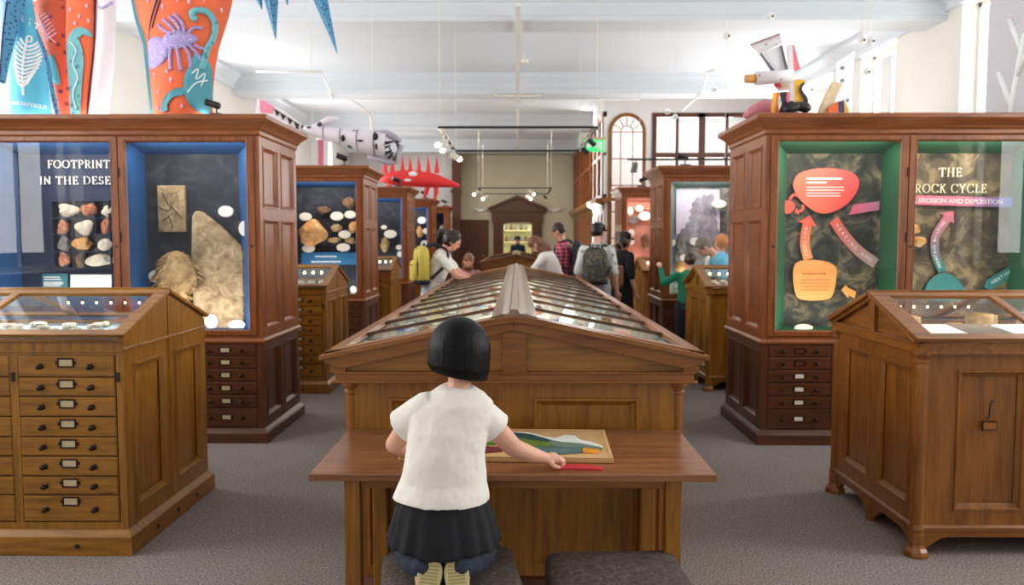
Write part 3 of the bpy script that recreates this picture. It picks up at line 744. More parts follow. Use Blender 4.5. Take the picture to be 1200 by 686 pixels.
for s in (-1, 1):
    for row in range(9):
        for c in (0, 2):
            idx += 1
            x = -.012 + s * (.18 + c * .16 + random.uniform(-.04, .04)); y = 3.5 + row * .5 + random.uniform(-.08, .08)
            nm, mt = kinds[(idx * 7 + c) % 4]; b = MB(); h = random.uniform(.010, .018); blob(b, (random.uniform(.025, .042), random.uniform(.025, .035), h), idx)
            o = b.build('specimen', M[mt], smooth=True, loc=(x, y, 1.065 + h))
            tag(o, '%s under the long glass, %s slope, %s pane from the girl, %s one' % (nm, 'left' if s < 0 else 'right', ['first', 'second', 'third', 'fourth', 'fifth', 'sixth', 'seventh', 'eighth', 'ninth'][row], ['upper', 'middle', 'lower'][c]), 'specimen', 'specimens under the long case glass')
        if row < 6:
            x = -.012 + s * (.60 if row % 2 else .26); y = 3.7 + row * .5
            o = MB().box(-.05, .05, -.035, .035, 0, .003).build('label_card', M['paper'] if (row + s) % 3 else plain('blue_card', (70, 130, 190), .7), loc=(x, y, 1.065)); tag(o, '%s flat card under the long case glass, %s side, %s from the girl' % (('white' if (row + s) % 3 else 'blue'), 'left' if s < 0 else 'right', ['first', 'second', 'third', 'fourth', 'fifth', 'sixth'][row]), 'label', 'cards under the long case glass')
# ================================================================== TABLE, STOOLS
t = thing('activity_table', 'brown wooden table pushed against the end of the long glass case', 'table', (-.015, 2.63, 0))
MB().box(-.698, .698, 0, .64, .724, .75).build('tabletop', M['tab'] if 'tab' in M else wood('table_wood', (96, 56, 32), (146, 96, 60), 'x', .28), t, bevel=.004)
b = MB(); b.box(-.53, .53, .05, .07, .685, .724); b.box(-.575, -.555, .1, .6, .66, .724); b.box(.555, .575, .1, .6, .66, .724); b.box(-.53, .53, .565, .585, .66, .724); b.build('apron', M['mid_x'], t, bevel=.002)
for x in (-.585, .53):
    for y in (.035, .565): MB().box(x, x + .055, y, y + .055, 0, .724).build('leg', M['oak_z'], t, bevel=.003)
stoolfab = rockmat('stool_fabric', (50, 42, 38), (78, 68, 62), (112, 100, 92), 60, .3, .95)
def stool(cx, cy, rz, label):
    t = thing('upholstered_stool', label, 'stool', (cx, cy, 0), rz, 'upholstered stools at the table')
    b = MB(); w, d = .228, .205; prof = [(.0, .355), (.0, .43), (-.004, .447), (-.016, .458), (-.05, .466), (-.12, .471), (-.19, .472)]
    rings = []
    for o, z in prof:
        ww, dd = w + o, max(d + o, .01); rc = max(.004, .03 + o * .2); rg = []
        for cxn, cyn, a0 in ((1, 1, 0), (-1, 1, 90), (-1, -1, 180), (1, -1, 270)):
            for k in range(4):
                a = math.radians(a0 + 30 * k); r = min(rc, ww, dd); rg.append((cxn * (ww - r) + r * math.cos(a), cyn * (dd - r) + r * math.sin(a), z))
        rings.append(rg)
    b.loft(rings); b.build('seat', stoolfab, t, smooth=True)
    b = MB(); b.box(-.20, .20, -.18, .18, .33, .355); b.build('seat_frame', M['mid_x'], t)
    for sx in (-1, 1):
        for sy in (-1, 1):
            b = MB(); b.loft([[(sx * .18 + i, sy * .16 + j, .33) for i, j in ((-.018, -.018), (.018, -.018), (.018, .018), (-.018, .018))], [(sx * .19 + i, sy * .17 + j, 0) for i, j in ((-.012, -.012), (.012, -.012), (.012, .012), (-.012, .012))]]); b.build('leg', M['mid_z'], t)
stool(-.22, 2.525, math.radians(8), 'brown upholstered stool the girl kneels on, left one')
stool(.335, 2.50, math.radians(3), 'brown upholstered stool standing empty, right of the kneeling girl')
# ================================================================== PUZZLE
bw = plain('birch_ply', (204, 164, 112), .6, var=.06, scale=6)
t = thing('puzzle_board', 'pale wooden puzzle tray on the table under the girl\'s arm', 'puzzle', (-.03, 2.775, .75), math.radians(-2))
MB().box(-.40, .375, 0, .42, 0, .018).build('tray', bw, t, bevel=.004)
b = MB(); b.frame  # raised rim lip
for a in ((-.40, .375, 0, .014), (-.40, .375, .406, .42)): b.box(a[0], a[1], a[2], a[3], .018, .021)
b.box(-.40, -.386, .014, .406, .018, .021); b.box(.361, .375, .014, .406, .018, .021); b.build('rim', bw, t, bevel=.001)
def zp(pts, z0, z1, name, mat, label, cat='puzzle piece', sc=7.06, ox=560, oy=495):
    P = [onz(ox + x / sc, oy + y / sc, z1) for x, y in pts]; c = sum(P, Vector()) / len(P)
    o = MB().prism([(p.x - c.x, p.y - c.y) for p in P], 0, z1 - z0, 'z').build(name, mat, loc=(c.x, c.y, z0), bevel=.0008)
    return tag(o, label, cat, 'painted pieces of the mountain puzzle')
zt = .7685
zp([(270, 80), (400, 82), (500, 100), (560, 118), (640, 130), (720, 105), (800, 110), (850, 145), (930, 160), (1030, 195), (1020, 203), (850, 172), (700, 160), (620, 146), (460, 100)], zt, zt + .006, 'puzzle_piece', plain('p_white', (226, 228, 222), .5), 'white snowy ridge piece across the top of the puzzle')
zp([(230, 88), (265, 82), (390, 92), (460, 104), (612, 150), (560, 156), (370, 128), (300, 146), (240, 130)], zt, zt + .006, 'puzzle_piece', plain('p_teal', (34, 72, 74), .5), 'dark teal slope piece below the white ridge of the puzzle')
zp([(225, 135), (300, 150), (370, 132), (480, 150), (570, 160), (620, 188), (600, 200), (450, 195), (350, 175), (240, 180)], zt, zt + .006, 'puzzle_piece', plain('p_green', (96, 124, 48), .5), 'olive green hill piece in the middle of the puzzle')
zp([(625, 150), (700, 164), (850, 176), (1020, 207), (1030, 216), (870, 204), (740, 208), (604, 198), (624, 188), (576, 160)], zt, zt + .006, 'puzzle_piece', plain('p_sage', (104, 128, 112), .5), 'sage strip piece under the white ridge of the puzzle')
zp([(250, 185), (350, 180), (450, 199), (600, 204), (740, 212), (860, 210), (866, 245), (700, 255), (560, 252), (400, 240), (260, 236)], zt, zt + .006, 'puzzle_piece', plain('p_slate', (84, 112, 112), .5), 'slate blue foreground piece at the puzzle bottom')
zp([(868, 210), (1000, 222), (1012, 236), (960, 250), (870, 245)], zt, zt + .006, 'puzzle_piece', plain('p_orange', (224, 150, 40), .5), 'small orange piece at the right end of the puzzle')
zp([(-60, 135), (100, 118), (215, 140), (220, 178), (-60, 178)], zt, zt + .006, 'puzzle_piece', plain('p_leaf', (84, 132, 48), .5), 'leaf green piece at the puzzle left, beside the girl\'s shirt')
zp([(-60, 195), (60, 196), (210, 206), (200, 232), (60, 245), (-60, 240)], zt, zt + .006, 'puzzle_piece', plain('p_maroon', (112, 40, 44), .5), 'dark red piece at the puzzle left, beside the girl\'s shirt')
zp([(640, 372), (700, 345), (760, 344), (900, 345), (1045, 372), (1020, 386), (860, 381), (740, 380), (660, 384)], .7505, .757, 'puzzle_piece', plain('p_red', (196, 48, 56), .5), 'loose red puzzle piece the girl is touching on the table')
# ================================================================== THE GIRL
G = Vector((-.22, 2.48, .472))
g = thing('person', 'small child with black bob in white tee and dark skirt kneeling on a stool', 'person', G)
def gv(x, y, z): return Vector((x, y, z)) - G
def girl():
    b = MB()
    P = lambda *a: gv(*a)
    # trunk
    b.oval([(P(-.235, 2.47, .56), (.09, 0, 0), (0, .07, 0)), (P(-.235, 2.47, .60), (.118, 0, 0), (0, .09, 0)), (P(-.235, 2.47, .70), (.105, 0, 0), (0, .08, 0)), (P(-.228, 2.49, .85), (.10, 0, 0), (0, .078, 0)),
            (P(-.215, 2.51, .96), (.108, 0, 0), (0, .07, 0)), (P(-.205, 2.525, 1.01), (.09, 0, 0), (0, .055, 0)), (P(-.195, 2.54, 1.045), (.045, 0, 0), (0, .045, 0))], 24)
    b.chain([P(-.192, 2.545, 1.03), P(-.188, 2.565, 1.10)], [.042, .038])
    # head, jaw, nose, ears
    hd = P(-.19, 2.595, 1.18); rot = (-.25, 0, -.35)
    R = Euler(rot).to_matrix()
    h = lambda x, y, z: hd + R @ Vector((x, y, z))
    b.ell(hd, (.076, .088, .094), rot); b.ell(h(0, .028, -.045), (.054, .058, .05), rot); b.ell(h(0, .088, -.018), (.012, .014, .014), rot); b.ell(h(0, .082, -.05), (.02, .012, .008), rot)
    b.ell(h(-.03, .066, -.03), (.026, .022, .024), rot); b.ell(h(.03, .066, -.03), (.026, .022, .024), rot)
    for s in (-1, 1): b.ell(h(s * .077, -.002, -.02), (.01, .018, .026), rot)
    # left arm
    b.chain([P(-.31, 2.53, 1.0), P(-.365, 2.56, .93), P(-.412, 2.60, .862)], [.042, .035, .031])
    b.chain([P(-.412, 2.60, .862), P(-.385, 2.69, .815), P(-.345, 2.77, .785)], [.031, .029, .019])
    b.cap(P(-.345, 2.77, .785), P(-.325, 2.80, .775), .018, .016)
    for k in range(4):
        x = -.345 + .014 * k; b.chain([P(x, 2.80, .776), P(x + .006, 2.825, .772), P(x + .008, 2.842, .760)], [.0075, .0068, .006], 8)
    b.chain([P(-.325, 2.785, .772), P(-.302, 2.80, .766), P(-.295, 2.815, .760)], [.0085, .0078, .0065], 8)
    # right arm stretched over the table
    b.chain([P(-.115, 2.53, .985), P(-.062, 2.56, .915), P(-.012, 2.60, .852)], [.043, .037, .032])
    b.chain([P(-.012, 2.60, .852), P(.045, 2.65, .815), P(.098, 2.692, .79)], [.032, .029, .0195])
    b.cap(P(.098, 2.692, .789), P(.128, 2.712, .786), .0175, .0195)
    b.cap(P(.112, 2.690, .786), P(.140, 2.700, .781), .013, .013); b.cap(P(.10, 2.705, .788), P(.126, 2.728, .784), .013, .013)
    fs = [((.146, 2.697, .784), (.160, 2.700, .772), (.158, 2.697, .760)), ((.144, 2.709, .787), (.163, 2.716, .776), (.164, 2.714, .762)),
          ((.138, 2.720, .787), (.157, 2.731, .777), (.159, 2.730, .763)), ((.129, 2.729, .785), (.145, 2.743, .776), (.147, 2.743, .764))]
    for f in fs: b.chain([P(*f[0]), P(*f[1]), P(*f[2])], [.0085, .0075, .0065], 10)
    b.chain([P(.112, 2.682, .780), P(.130, 2.672, .766), P(.146, 2.676, .761)], [.0095, .0085, .007], 10)
    # legs
    for s, kx, ax in ((-1, -.352, -.292), (1, -.118, -.168)):
        hx = -.235 + s * .055
        b.chain([P(hx, 2.47, .60), P(kx, 2.655, .525)], [.062, .046])
        b.chain([P(kx, 2.655, .522), P((kx + ax) / 2, 2.50, .528), P(ax, 2.37, .52)], [.044, .046, .028])
        b.chain([P(ax, 2.36, .53), P(ax, 2.345, .49)], [.028, .02])
    o = b.build('body', M['skin'], g, remesh=.0032, smi=3)
    # nails
    b = MB()
    for f in fs: b.ell(P(f[2][0] + .0045, f[2][1] - .003, f[2][2] + .002), (.003, .003, .004))
    b.build('fingernails', M['skin2'], g, smooth=True)
    # face
    b = MB()
    for s in (-1, 1): b.ell(h(s * .03, .083, .004), (.011, .006, .006), rot)
    b.build('eyes', M['hairblack'], g, smooth=True)
    MB().ell(h(0, .092, -.05), (.016, .005, .006), rot).build('lips', plain('lips', (190, 96, 92), .5), g, smooth=True)
    # hair: smooth bob
    b = MB(); rings = []; n = 72; m = 26
    for k in range(m + 1):
        q = k / m; rg = []
        for i in range(n):
            a = 2 * PI * i / n; x, y = math.cos(a), math.sin(a)
            zb = -.083 - .014 * x - (.0 if y < 0 else 0)
            if q < .5:
                an = PI / 2 * (q / .5); rr = math.sin(an); z = .112 * math.cos(an) + .0
            else:
                w = (q - .5) / .5; rr = 1 - .02 * w * w - .13 * max(0, w - .72) / .28 * (.5 + .5 * (y < .3)); z = zb * w
            rr *= 1 + .005 * math.sin(31 * a + 2 * math.sin(3 * a)) + .004 * math.sin(53 * a + 1)
            px_, py_ = .104 * rr * x, .108 * rr * y
            if y > 0:
                fr = .012 if z < .03 else None      # face left open under the fringe
                if fr is not None: py_ = min(py_, fr + .02 * abs(x))
                if z >= .03: py_ = py_ * .93
            rg.append(hd + Euler((-.12, 0.02, -.35)).to_matrix() @ Vector((px_, py_ - .004, z + .002)))
        rings.append(rg)
    rings.append([r * .97 + (hd + Vector((0, -.0, -.07))) * .03 + Vector((0, 0, .006)) for r in rings[-1]])
    b.loft(rings); o = b.build('hair', hairmat, g, smooth=True)
    # tee shirt
    b = MB()
    b.oval([(P(-.243, 2.468, .722), (.156, 0, -.006), (0, .124, 0)), (P(-.24, 2.47, .745), (.150, 0, 0), (0, .117, 0)), (P(-.236, 2.475, .78), (.137, 0, 0), (0, .104, 0)), (P(-.230, 2.485, .87), (.128, 0, 0), (0, .10, 0)),
            (P(-.222, 2.50, .94), (.128, 0, 0), (0, .095, 0)), (P(-.213, 2.515, .985), (.138, 0, 0), (0, .085, 0)), (P(-.208, 2.522, 1.02), (.132, 0, .004), (0, .074, 0)), (P(-.203, 2.53, 1.045), (.104, 0, .002), (0, .062, .006)), (P(-.196, 2.535, 1.064), (.072, 0, 0), (0, .053, .01)), (P(-.193, 2.538, 1.072), (.052, 0, 0), (0, .046, .01))], 32)
    for c0, c1, r0, r1 in ((P(-.285, 2.525, 1.002), P(-.378, 2.556, .930), .060, .062), (P(-.14, 2.525, .998), P(-.070, 2.552, .926), .056, .060)):
        d = (c1 - c0).normalized(); u = d.cross(Vector((0, 1, 0))).normalized(); w = d.cross(u)
        b.oval([(c0 - d * .03, u * r0 * .8, w * r0 * .8), (c0, u * r0, w * r0), (c0 * .5 + c1 * .5, u * (r0 + r1) * .5, w * (r0 + r1) * .5), (c1, u * r1, w * r1 * .9)], 24)
    b.build('tee_shirt', shirtmat, g, remesh=.0045, smi=5, noise=(.08, .011))
    b = MB(); b.oval([(P(-.084, 2.44, z), (.006, 0, 0), (0, .006, 0)) for z in (.80, .812)], 10); b.oval([(P(-.082, 2.43, z), (.008, 0, 0), (0, .006, 0)) for z in (.735, .747)], 10)
    # skirt with gathers
    b = MB(); rings = []
    for k in range(15):
        q = k / 14; z = .745 - q * .158; rg = []
        rx, ry = .126 + .055 * q ** .7, .098 + .045 * q ** .7; cy = 2.468 - .004 * q
        for i in range(120):
            a = 2 * PI * i / 120; w = 1 + (.010 + .026 * q) * math.sin(17 * a + 1.5 * math.sin(2 * a) + q * .6) + .012 * q * math.sin(29 * a + 2)
            zz = z - .012 * q * max(0, -math.sin(a)) + .006 * q * math.sin(5 * a)
            rg.append(P(-.238 + .004 * q + rx * w * math.cos(a), cy + ry * w * math.sin(a), zz))
        rings.append(rg)
    b.loft(rings); b.build('skirt', skirtmat, g, smooth=True, noise=(.05, .008))
    # leggings
    b = MB()
    for s, kx, ax in ((-1, -.352, -.292), (1, -.118, -.168)):
        hx = -.235 + s * .055
        b.chain([P(hx, 2.47, .60), P(kx, 2.655, .528)], [.07, .052]); b.chain([P(kx, 2.655, .528), P((kx + ax) / 2 + s * .012, 2.48, .54), P(ax + s * .012, 2.385, .545), P(ax, 2.36, .545)], [.055, .064, .050, .040])
    b.build('leggings', legmat, g, remesh=.005, smi=3, noise=(.03, .006))
    # shoes, soles to the camera
    for s, ax, tilt in ((-1, -.268, .12), (1, -.182, -.10)):
        Rr = Euler((-.38, tilt, 0)).to_matrix(); c = P(ax, 2.315, .514)
        hh = lambda x, y, z: c + Rr @ Vector((x * 1.28, y, z * 1.08))
        outl = smooth_closed([(0, .062), (-.018, .055), (-.027, .036), (-.028, .012), (-.026, -.01), (-.031, -.045), (-.012, -.068), (.012, -.068), (.031, -.045), (.026, -.01), (.028, .012), (.027, .036), (.018, .055)], 4)
        b = MB(); b.loft([[hh(x, 0, z) for x, z in outl], [hh(x * 1.06, .006, z * 1.04) for x, z in outl], [hh(x * 1.03, .016, z * 1.02) for x, z in outl]]); so = None
        sh = MB(); sh.loft([[hh(x * 1.0, .014, z) for x, z in outl], [hh(x * 1.04, .028, z * .99) for x, z in outl], [hh(x * .9, .05, z * .93 + .002) for x, z in outl], [hh(x * .55, .066, z * .62 + .014) for x, z in outl]])
        shoe = sh.build('shoe', shoemat, g, smooth=True); b.build('sole', solemat, shoe, smooth=False)
        tr = MB()
        for z in [i * .009 - .05 for i in range(11)]:
            tr.box(-.02, .02, -.0015, .001, z, z + .004)
        tr.v = [tuple(hh(*v)) for v in tr.v]; tr.build('tread', plain('tread', (160, 146, 96), .8), shoe)
hairmat = None
def mk_hair():
    m, nt, b = newmat('glossy_black_hair')
    tc = N(nt, 'ShaderNodeTexCoord'); mp = N(nt, 'ShaderNodeMapping'); mp.inputs['Scale'].default_value = (150, 150, 5)
    no = N(nt, 'ShaderNodeTexNoise'); no.inputs['Scale'].default_value = 1.5; no.inputs['Detail'].default_value = 3
    nt.links.new(tc.outputs['Object'], mp.inputs[0]); nt.links.new(mp.outputs[0], no.inputs['Vector'])
    b.inputs['Base Color'].default_value = srgb(9, 8, 9); b.inputs['Roughness'].default_value = .42; b.inputs['Specular IOR Level'].default_value = .16
    bp = N(nt, 'ShaderNodeBump'); bp.inputs['Strength'].default_value = .7; bp.inputs['Distance'].default_value = .004
    nt.links.new(no.outputs['Fac'], bp.inputs['Height']); nt.links.new(bp.outputs[0], b.inputs['Normal'])
    return m
hairmat = mk_hair()
shirtmat = plain('white_tee', (236, 231, 222), .9, var=.01, scale=11, bump=.55)
skirtmat = plain('black_skirt', (22, 22, 28), .9, var=.2, scale=90, bump=.2)
legmat = plain('navy_leggings', (38, 46, 62), .85, var=.1, scale=60)
shoemat = spotmat('floral_shoe', (214, 206, 200), (206, 112, 140), 60, .3)
solemat = plain('shoe_sole', (196, 184, 132), .7, var=.08, scale=60, bump=.3)
girl()
# ================================================================== OTHER VISITORS
def person(X, Y, rz, H, label, top, bottom, hair, skin, lean=0., tilt=(0, 0), arms=None, hairkind='short', hat=None, sleeve=.5, skirt=False, side=0., shoe=None, wide=1.0):
    """standing figure; local frame faces +y"""
    t = thing('person', label, 'person', (X, Y, 0), rz)
    k = H / 1.75; sl, cl = math.sin(lean), math.cos(lean)
    up = Vector((math.sin(side), sl, cl)).normalized(); fw = Vector((0, cl, -sl))
    pel = Vector((0, -.12 * sl, .95 * k))
    sp = lambda d, f=0, x=0: pel + up * (d * k) + fw * (f * k) + Vector((x * k, 0, 0))
    hc = sp(.66, .015 + tilt[1] * .1) + Vector((0, math.sin(lean + tilt[0]) * .04, -abs(math.sin(tilt[0])) * .02))
    b = MB()
    X1 = Vector((1, 0, 0))
    w_ = wide
    tor = [(-.06, .15, .10), (.05, .15, .105), (.18, .125, .09), (.34, .15, .105), (.44, .16, .09), (.49, .10, .07), (.52, .055, .055)]
    b.oval([(sp(d), X1 * rx * k * w_, fw * ry * k * w_) for d, rx, ry in tor], 20)
    b.cap(sp(.50), sp(.58, .01), .052 * k, .05 * k)
    R = Euler((-(lean + tilt[0]), 0, -tilt[1])).to_matrix(); h = lambda x, y, z: hc + R @ Vector((x, y, z)) * k
    rt = (-(lean + tilt[0]), 0, -tilt[1])
    b.ell(hc, (.073 * k, .092 * k, .105 * k), rt); b.ell(h(0, .03, -.055), (.052 * k, .06 * k, .055 * k), rt); b.ell(h(0, .098, -.015), (.013 * k, .018 * k, .02 * k), rt)
    for s in (-1, 1): b.ell(h(s * .075, 0, -.01), (.01 * k, .02 * k, .03 * k), rt)
    arms = arms or {}
    sh = []
    for s in (-1, 1):
        S = sp(.44, 0, s * .17 * w_)
        e, w = arms.get(s, ((s * .06, -.02, -.27), (s * .07, .06, -.50)))
        E_ = S + Vector(e) * k; W = S + Vector(w) * k
        b.chain([S, E_, W], [.047 * k, .038 * k, .026 * k]); d = (W - E_).normalized()
        q = d.cross(Vector((0, 0, 1)) if abs(d.z) < .9 else Vector((0, 1, 0))).normalized()
        pc = W + d * .045 * k; b.cap(W + d * .01 * k, pc, .026 * k, .03 * k)
        for f in range(4):
            o = (f - 1.5) * .019 * k; L = (.062, .072, .068, .054)[f] * k
            b.chain([pc + q * o + d * .02 * k, pc + q * o + d * (.02 * k + L * .6), pc + q * o * 1.05 + d * (.02 * k + L) - Vector((0, 0, .012 * k))], [.0095 * k, .009 * k, .008 * k], 8)
        b.chain([W + d * .03 * k + q * s * .02 * k, W + d * .055 * k + q * s * .045 * k, W + d * .08 * k + q * s * .05 * k], [.011 * k, .010 * k, .009 * k], 8)
        sh.append((S, E_, W))
        hx = s * .085 * k * w_
        b.chain([Vector((hx, pel.y, .92 * k)), Vector((s * .095 * k, .01, .50 * k)), Vector((s * .10 * k, -.01, .09 * k))], [.085 * k, .058 * k, .038 * k])
        b.chain([Vector((s * .10 * k, -.02, .05 * k)), Vector((s * .115 * k, .15 * k, .03 * k))], [.035 * k, .028 * k])
    b.build('body', skin, t, remesh=.0095, smi=2)
    e = MB()
    for s in (-1, 1): e.ell(h(s * .03, .088, .008), (.01 * k, .006 * k, .006 * k), rt)
    e.build('eyes', M['hairblack'], t, smooth=True)
    MB().ell(h(0, .086, -.06), (.02 * k, .008 * k, .006 * k), rt).build('lips', M['lips'] if 'lips' in M else M.setdefault('lips', plain('lip_tone', (176, 96, 88), .5)), t, smooth=True)
    # top
    b = MB()
    b.oval([(sp(d), X1 * (rx + .018) * k * w_, fw * (ry + .018) * k * w_) for d, rx, ry in tor[:-1]] + [(sp(.525), X1 * .062 * k, fw * .062 * k)], 22)
    for S, E_, W in sh:
        if sleeve <= .55: b.cap(S, S + (E_ - S) * (sleeve / .5), .062 * k, .056 * k)
        else: b.chain([S, E_, E_ + (W - E_) * .92], [.062 * k, .052 * k, .04 * k])
    b.build('top', top, t, remesh=.012, smi=4, noise=(.12, .02))
    b = MB()
    if skirt:
        b.oval([(Vector((0, pel.y, z * k)), (rx * k, 0, 0), (0, ry * k, 0)) for z, rx, ry in ((1.05, .14, .115), (.9, .18, .14), (.6, .21, .18), (.32, .24, .2))], 28)
    else:
        for s in (-1, 1): b.chain([Vector((s * .085 * k * w_, pel.y, .93 * k)), Vector((s * .095 * k, .01, .50 * k)), Vector((s * .10 * k, -.01, .10 * k))], [.102 * k, .074 * k, .06 * k])
        b.oval([(pel + Vector((0, 0, z * k)), (rx * k * w_, 0, 0), (0, rx * .72 * k * w_, 0)) for z, rx in ((-.08, .14), (.0, .17), (.10, .155))], 20)
    b.build('skirt' if skirt else 'trousers', bottom, t, remesh=.012, smi=3, noise=(.15, .015))
    for s in (-1, 1):
        b = MB(); b.chain([Vector((s * .10 * k, -.04, .045)), Vector((s * .115 * k, .16 * k, .035))], [.045, .038]); b.box(s * .108 * k - .04, s * .108 * k + .04, -.08, .2 * k, 0, .02); b.build('shoe', shoe or M['black'], t, remesh=.008, smi=2)
    # hair
    b = MB()
    b.ell(h(0, -.014, .018), (.083 * k, .098 * k, .105 * k), rt)
    if hairkind == 'bob': b.ell(h(0, -.035, -.04), (.088 * k, .075 * k, .10 * k), rt)
    if hairkind == 'long': b.ell(h(0, -.04, -.05), (.09 * k, .075 * k, .13 * k), rt); b.ell(h(0, .0, -.12), (.085 * k, .09 * k, .11 * k), rt)
    if hairkind == 'ponytail':
        b.ell(h(0, -.03, .0), (.092 * k, .10 * k, .11 * k), rt); b.ell(h(0, -.11, .05), (.035 * k, .035 * k, .035 * k), rt); b.chain([h(0, -.12, .05), h(0, -.18, -.0), h(0, -.17, -.1)], [.03 * k, .036 * k, .015 * k])
    hb = b.build('hair', hair, t, remesh=.009, smi=3, noise=(.03, .012))
    # keep the face clear of hair
    cut = hb
    if hat is not None:
        b = MB(); b.ell(h(0, -.005, .06), (.088 * k, .102 * k, .07 * k), rt); b.build('cap', hat, t, smooth=True)
        b = MB(); b.ell(h(0, .10, .045), (.06 * k, .07 * k, .012 * k), (rt[0] - .1, 0, rt[2])); b.build('cap_peak', hat, t, smooth=True)
    return t, h, sp, k
def backpack(X, Y, Z, rz, label, main, trimm, H=.46, W=.30, D=.17):
    t = thing('backpack', label, 'backpack', (X, Y, Z), rz)
    def rb(w, d, h, cy, cz, r=.05):
        b = MB(); rings = []
        for q, s in ((0, .72), (.04, .9), (.12, 1), (.75, .98), (.9, .86), (.97, .62), (1, .3)):
            rings.append([Vector((w / 2 * s * math.copysign(abs(math.cos(a)) ** .6, math.cos(a)), cy + d / 2 * s * math.copysign(abs(math.sin(a)) ** .6, math.sin(a)), cz + q * h)) for a in [2 * PI * i / 24 for i in range(24)]])
        b.loft(rings); return b
    rb(W, D, H, 0, 0).build('bag_body', main, t, smooth=True)
    rb(W * .8, .09, H * .55, -D * .5, .03).build('front_pocket', main, t, smooth=True)
    rb(W * 1.02, D * 1.04, H * .16, 0, -.005).build('bag_base', trimm, t, smooth=True)
    b = MB(); b.tube(smooth_open([(-W * .38, -D * .40, .08), (-W * .40, -D * .42, H * .6), (-W * .2, -D * .35, H * .93), (W * .2, -D * .35, H * .93), (W * .40, -D * .42, H * .6), (W * .38, -D * .40, .08)], 5), .007, 6)
    b.tube([(-W * .3, -D * .76, H * .5), (W * .3, -D * .76, H * .5)], .006, 6); b.build('zip', trimm, t, smooth=True)
    for s in (-1, 1):
        b = MB(); b.tube(smooth_open([(s * W * .22, D * .4, H * .95), (s * W * .3, D * .85, H * 1.05), (s * W * .42, D * 1.7, H * .85), (s * W * .45, D * 1.5, H * .5), (s * W * .4, D * .5, .06)], 5), .016, 8); b.build('strap', trimm, t, smooth=True)
    MB().tube([(-.04, D * .2, H * .99), (-.03, D * .2, H * 1.06), (.03, D * .2, H * 1.06), (.04, D * .2, H * .99)], .008, 6).build('handle', trimm, t, smooth=True)
    return t
def check_mat():
    m, nt, b = newmat('plaid'); tc = N(nt, 'ShaderNodeTexCoord'); outs = []
    for ax in ('X', 'Z'):
        w = N(nt, 'ShaderNodeTexWave', wave_type='BANDS', bands_direction=ax); w.inputs['Scale'].default_value = 6; nt.links.new(tc.outputs['Object'], w.inputs[0]); outs.append(w)
    mx = N(nt, 'ShaderNodeMath', operation='ADD'); nt.links.new(outs[0].outputs['Fac'], mx.inputs[0]); nt.links.new(outs[1].outputs['Fac'], mx.inputs[1])
    ml = N(nt, 'ShaderNodeMath', operation='MULTIPLY'); ml.inputs[1].default_value = .5; nt.links.new(mx.outputs[0], ml.inputs[0])
    r = ramp(nt, [(.2, srgb(40, 40, 70)), (.45, srgb(200, 60, 90)), (.85, srgb(236, 130, 150))]); nt.links.new(ml.outputs[0], r.inputs[0]); nt.links.new(r.outputs[0], b.inputs['Base Color']); return m
jeans = plain('jeans', (70, 84, 108), .9); dkt = plain('dark_trousers', (40, 42, 50), .9); khaki = plain('khaki', (140, 126, 104), .9)
yel = plain('yellow_nylon', (214, 196, 84), .6, var=.05); blk = plain('black_nylon', (30, 30, 34), .6)
camo = spotmat('patterned_tee', (222, 224, 220), (140, 146, 140), 16, .3); camob = spotmat('camouflage_bag', (60, 62, 58), (112, 106, 80), 22, .35)
R_ = math.radians
# woman with the yellow bag (faces right, leaning on the case)
person(-.95, 9.0, R_(-90), 1.72, 'person in white tee with dark ponytail and yellow backpack leaning over the long case', M['whitecloth'], plain('pale_jeans', (190, 200, 214), .9), plain('dark_brown_hair', (40, 27, 22), .4, var=.3, scale=60), M['skin2'], lean=.30, tilt=(.3, .2),
       arms={1: ((.05, .18, -.20), (-.0, .38, -.26)), -1: ((-.04, .2, -.2), (-.0, .4, -.26))}, hairkind='ponytail', sleeve=.3)
backpack(-1.09, 8.92, 1.05, R_(-72), 'yellow and black backpack on the back of the person with a ponytail', yel, blk, .43, .34, .16)
person(-.66, 10.1, R_(200), 1.42, 'child with brown hair facing the case beside the yellow backpack wearer', plain('rosy_top', (170, 120, 120), .9), dkt, M['hairlight'], M['skin2'], lean=.25, tilt=(.3, 0), hairkind='long', arms={1: ((.05, .18, -.16), (-.03, .36, -.16)), -1: ((-.05, .18, -.16), (.03, .36, -.16))})
person(.02, 24.2, R_(180), 1.68, 'person in dark navy jumper standing in the far lit doorway', plain('navy_jumper', (26, 34, 56), .9), dkt, M['hairblack'], M['skin'], sleeve=1, hat=M['black'])
person(.50, 10.25, R_(78), 1.70, 'person in loose white blouse bowing long brown hair over the case', M['whitecloth'], dkt, M['hairlight'], M['skin2'], lean=.42, tilt=(.7, 0), sleeve=1, hairkind='long', arms={1: ((.05, .16, -.2), (0, .30, -.34)), -1: ((-.05, .16, -.2), (-.0, .32, -.3))}, wide=1.15)
person(.68, 11.2, R_(70), 1.83, 'bearded person in pink plaid shirt with dark backpack looking down leftwards', check_mat(), dkt, M['hairbrown'], M['skin'], lean=.10, tilt=(.45, 0), sleeve=.8)
backpack(.86, 11.12, 1.02, R_(82), 'dark navy backpack worn over the pink plaid shirt', plain('navy_nylon', (40, 42, 58), .7), blk, .5, .34, .18)
person(1.0, 9.9, R_(-20), 1.79, 'person in patterned white tee with black hair, seen from behind', camo, plain('grey_trousers', (168, 172, 176), .9), M['hairblack'], M['skin'], lean=.04, tilt=(.1, .3), sleeve=.5, hat=M['hairblack'])
backpack(.96, 9.68, 1.0, R_(-14), 'camouflage backpack hanging on the patterned white tee', camob, blk, .46, .31, .18)
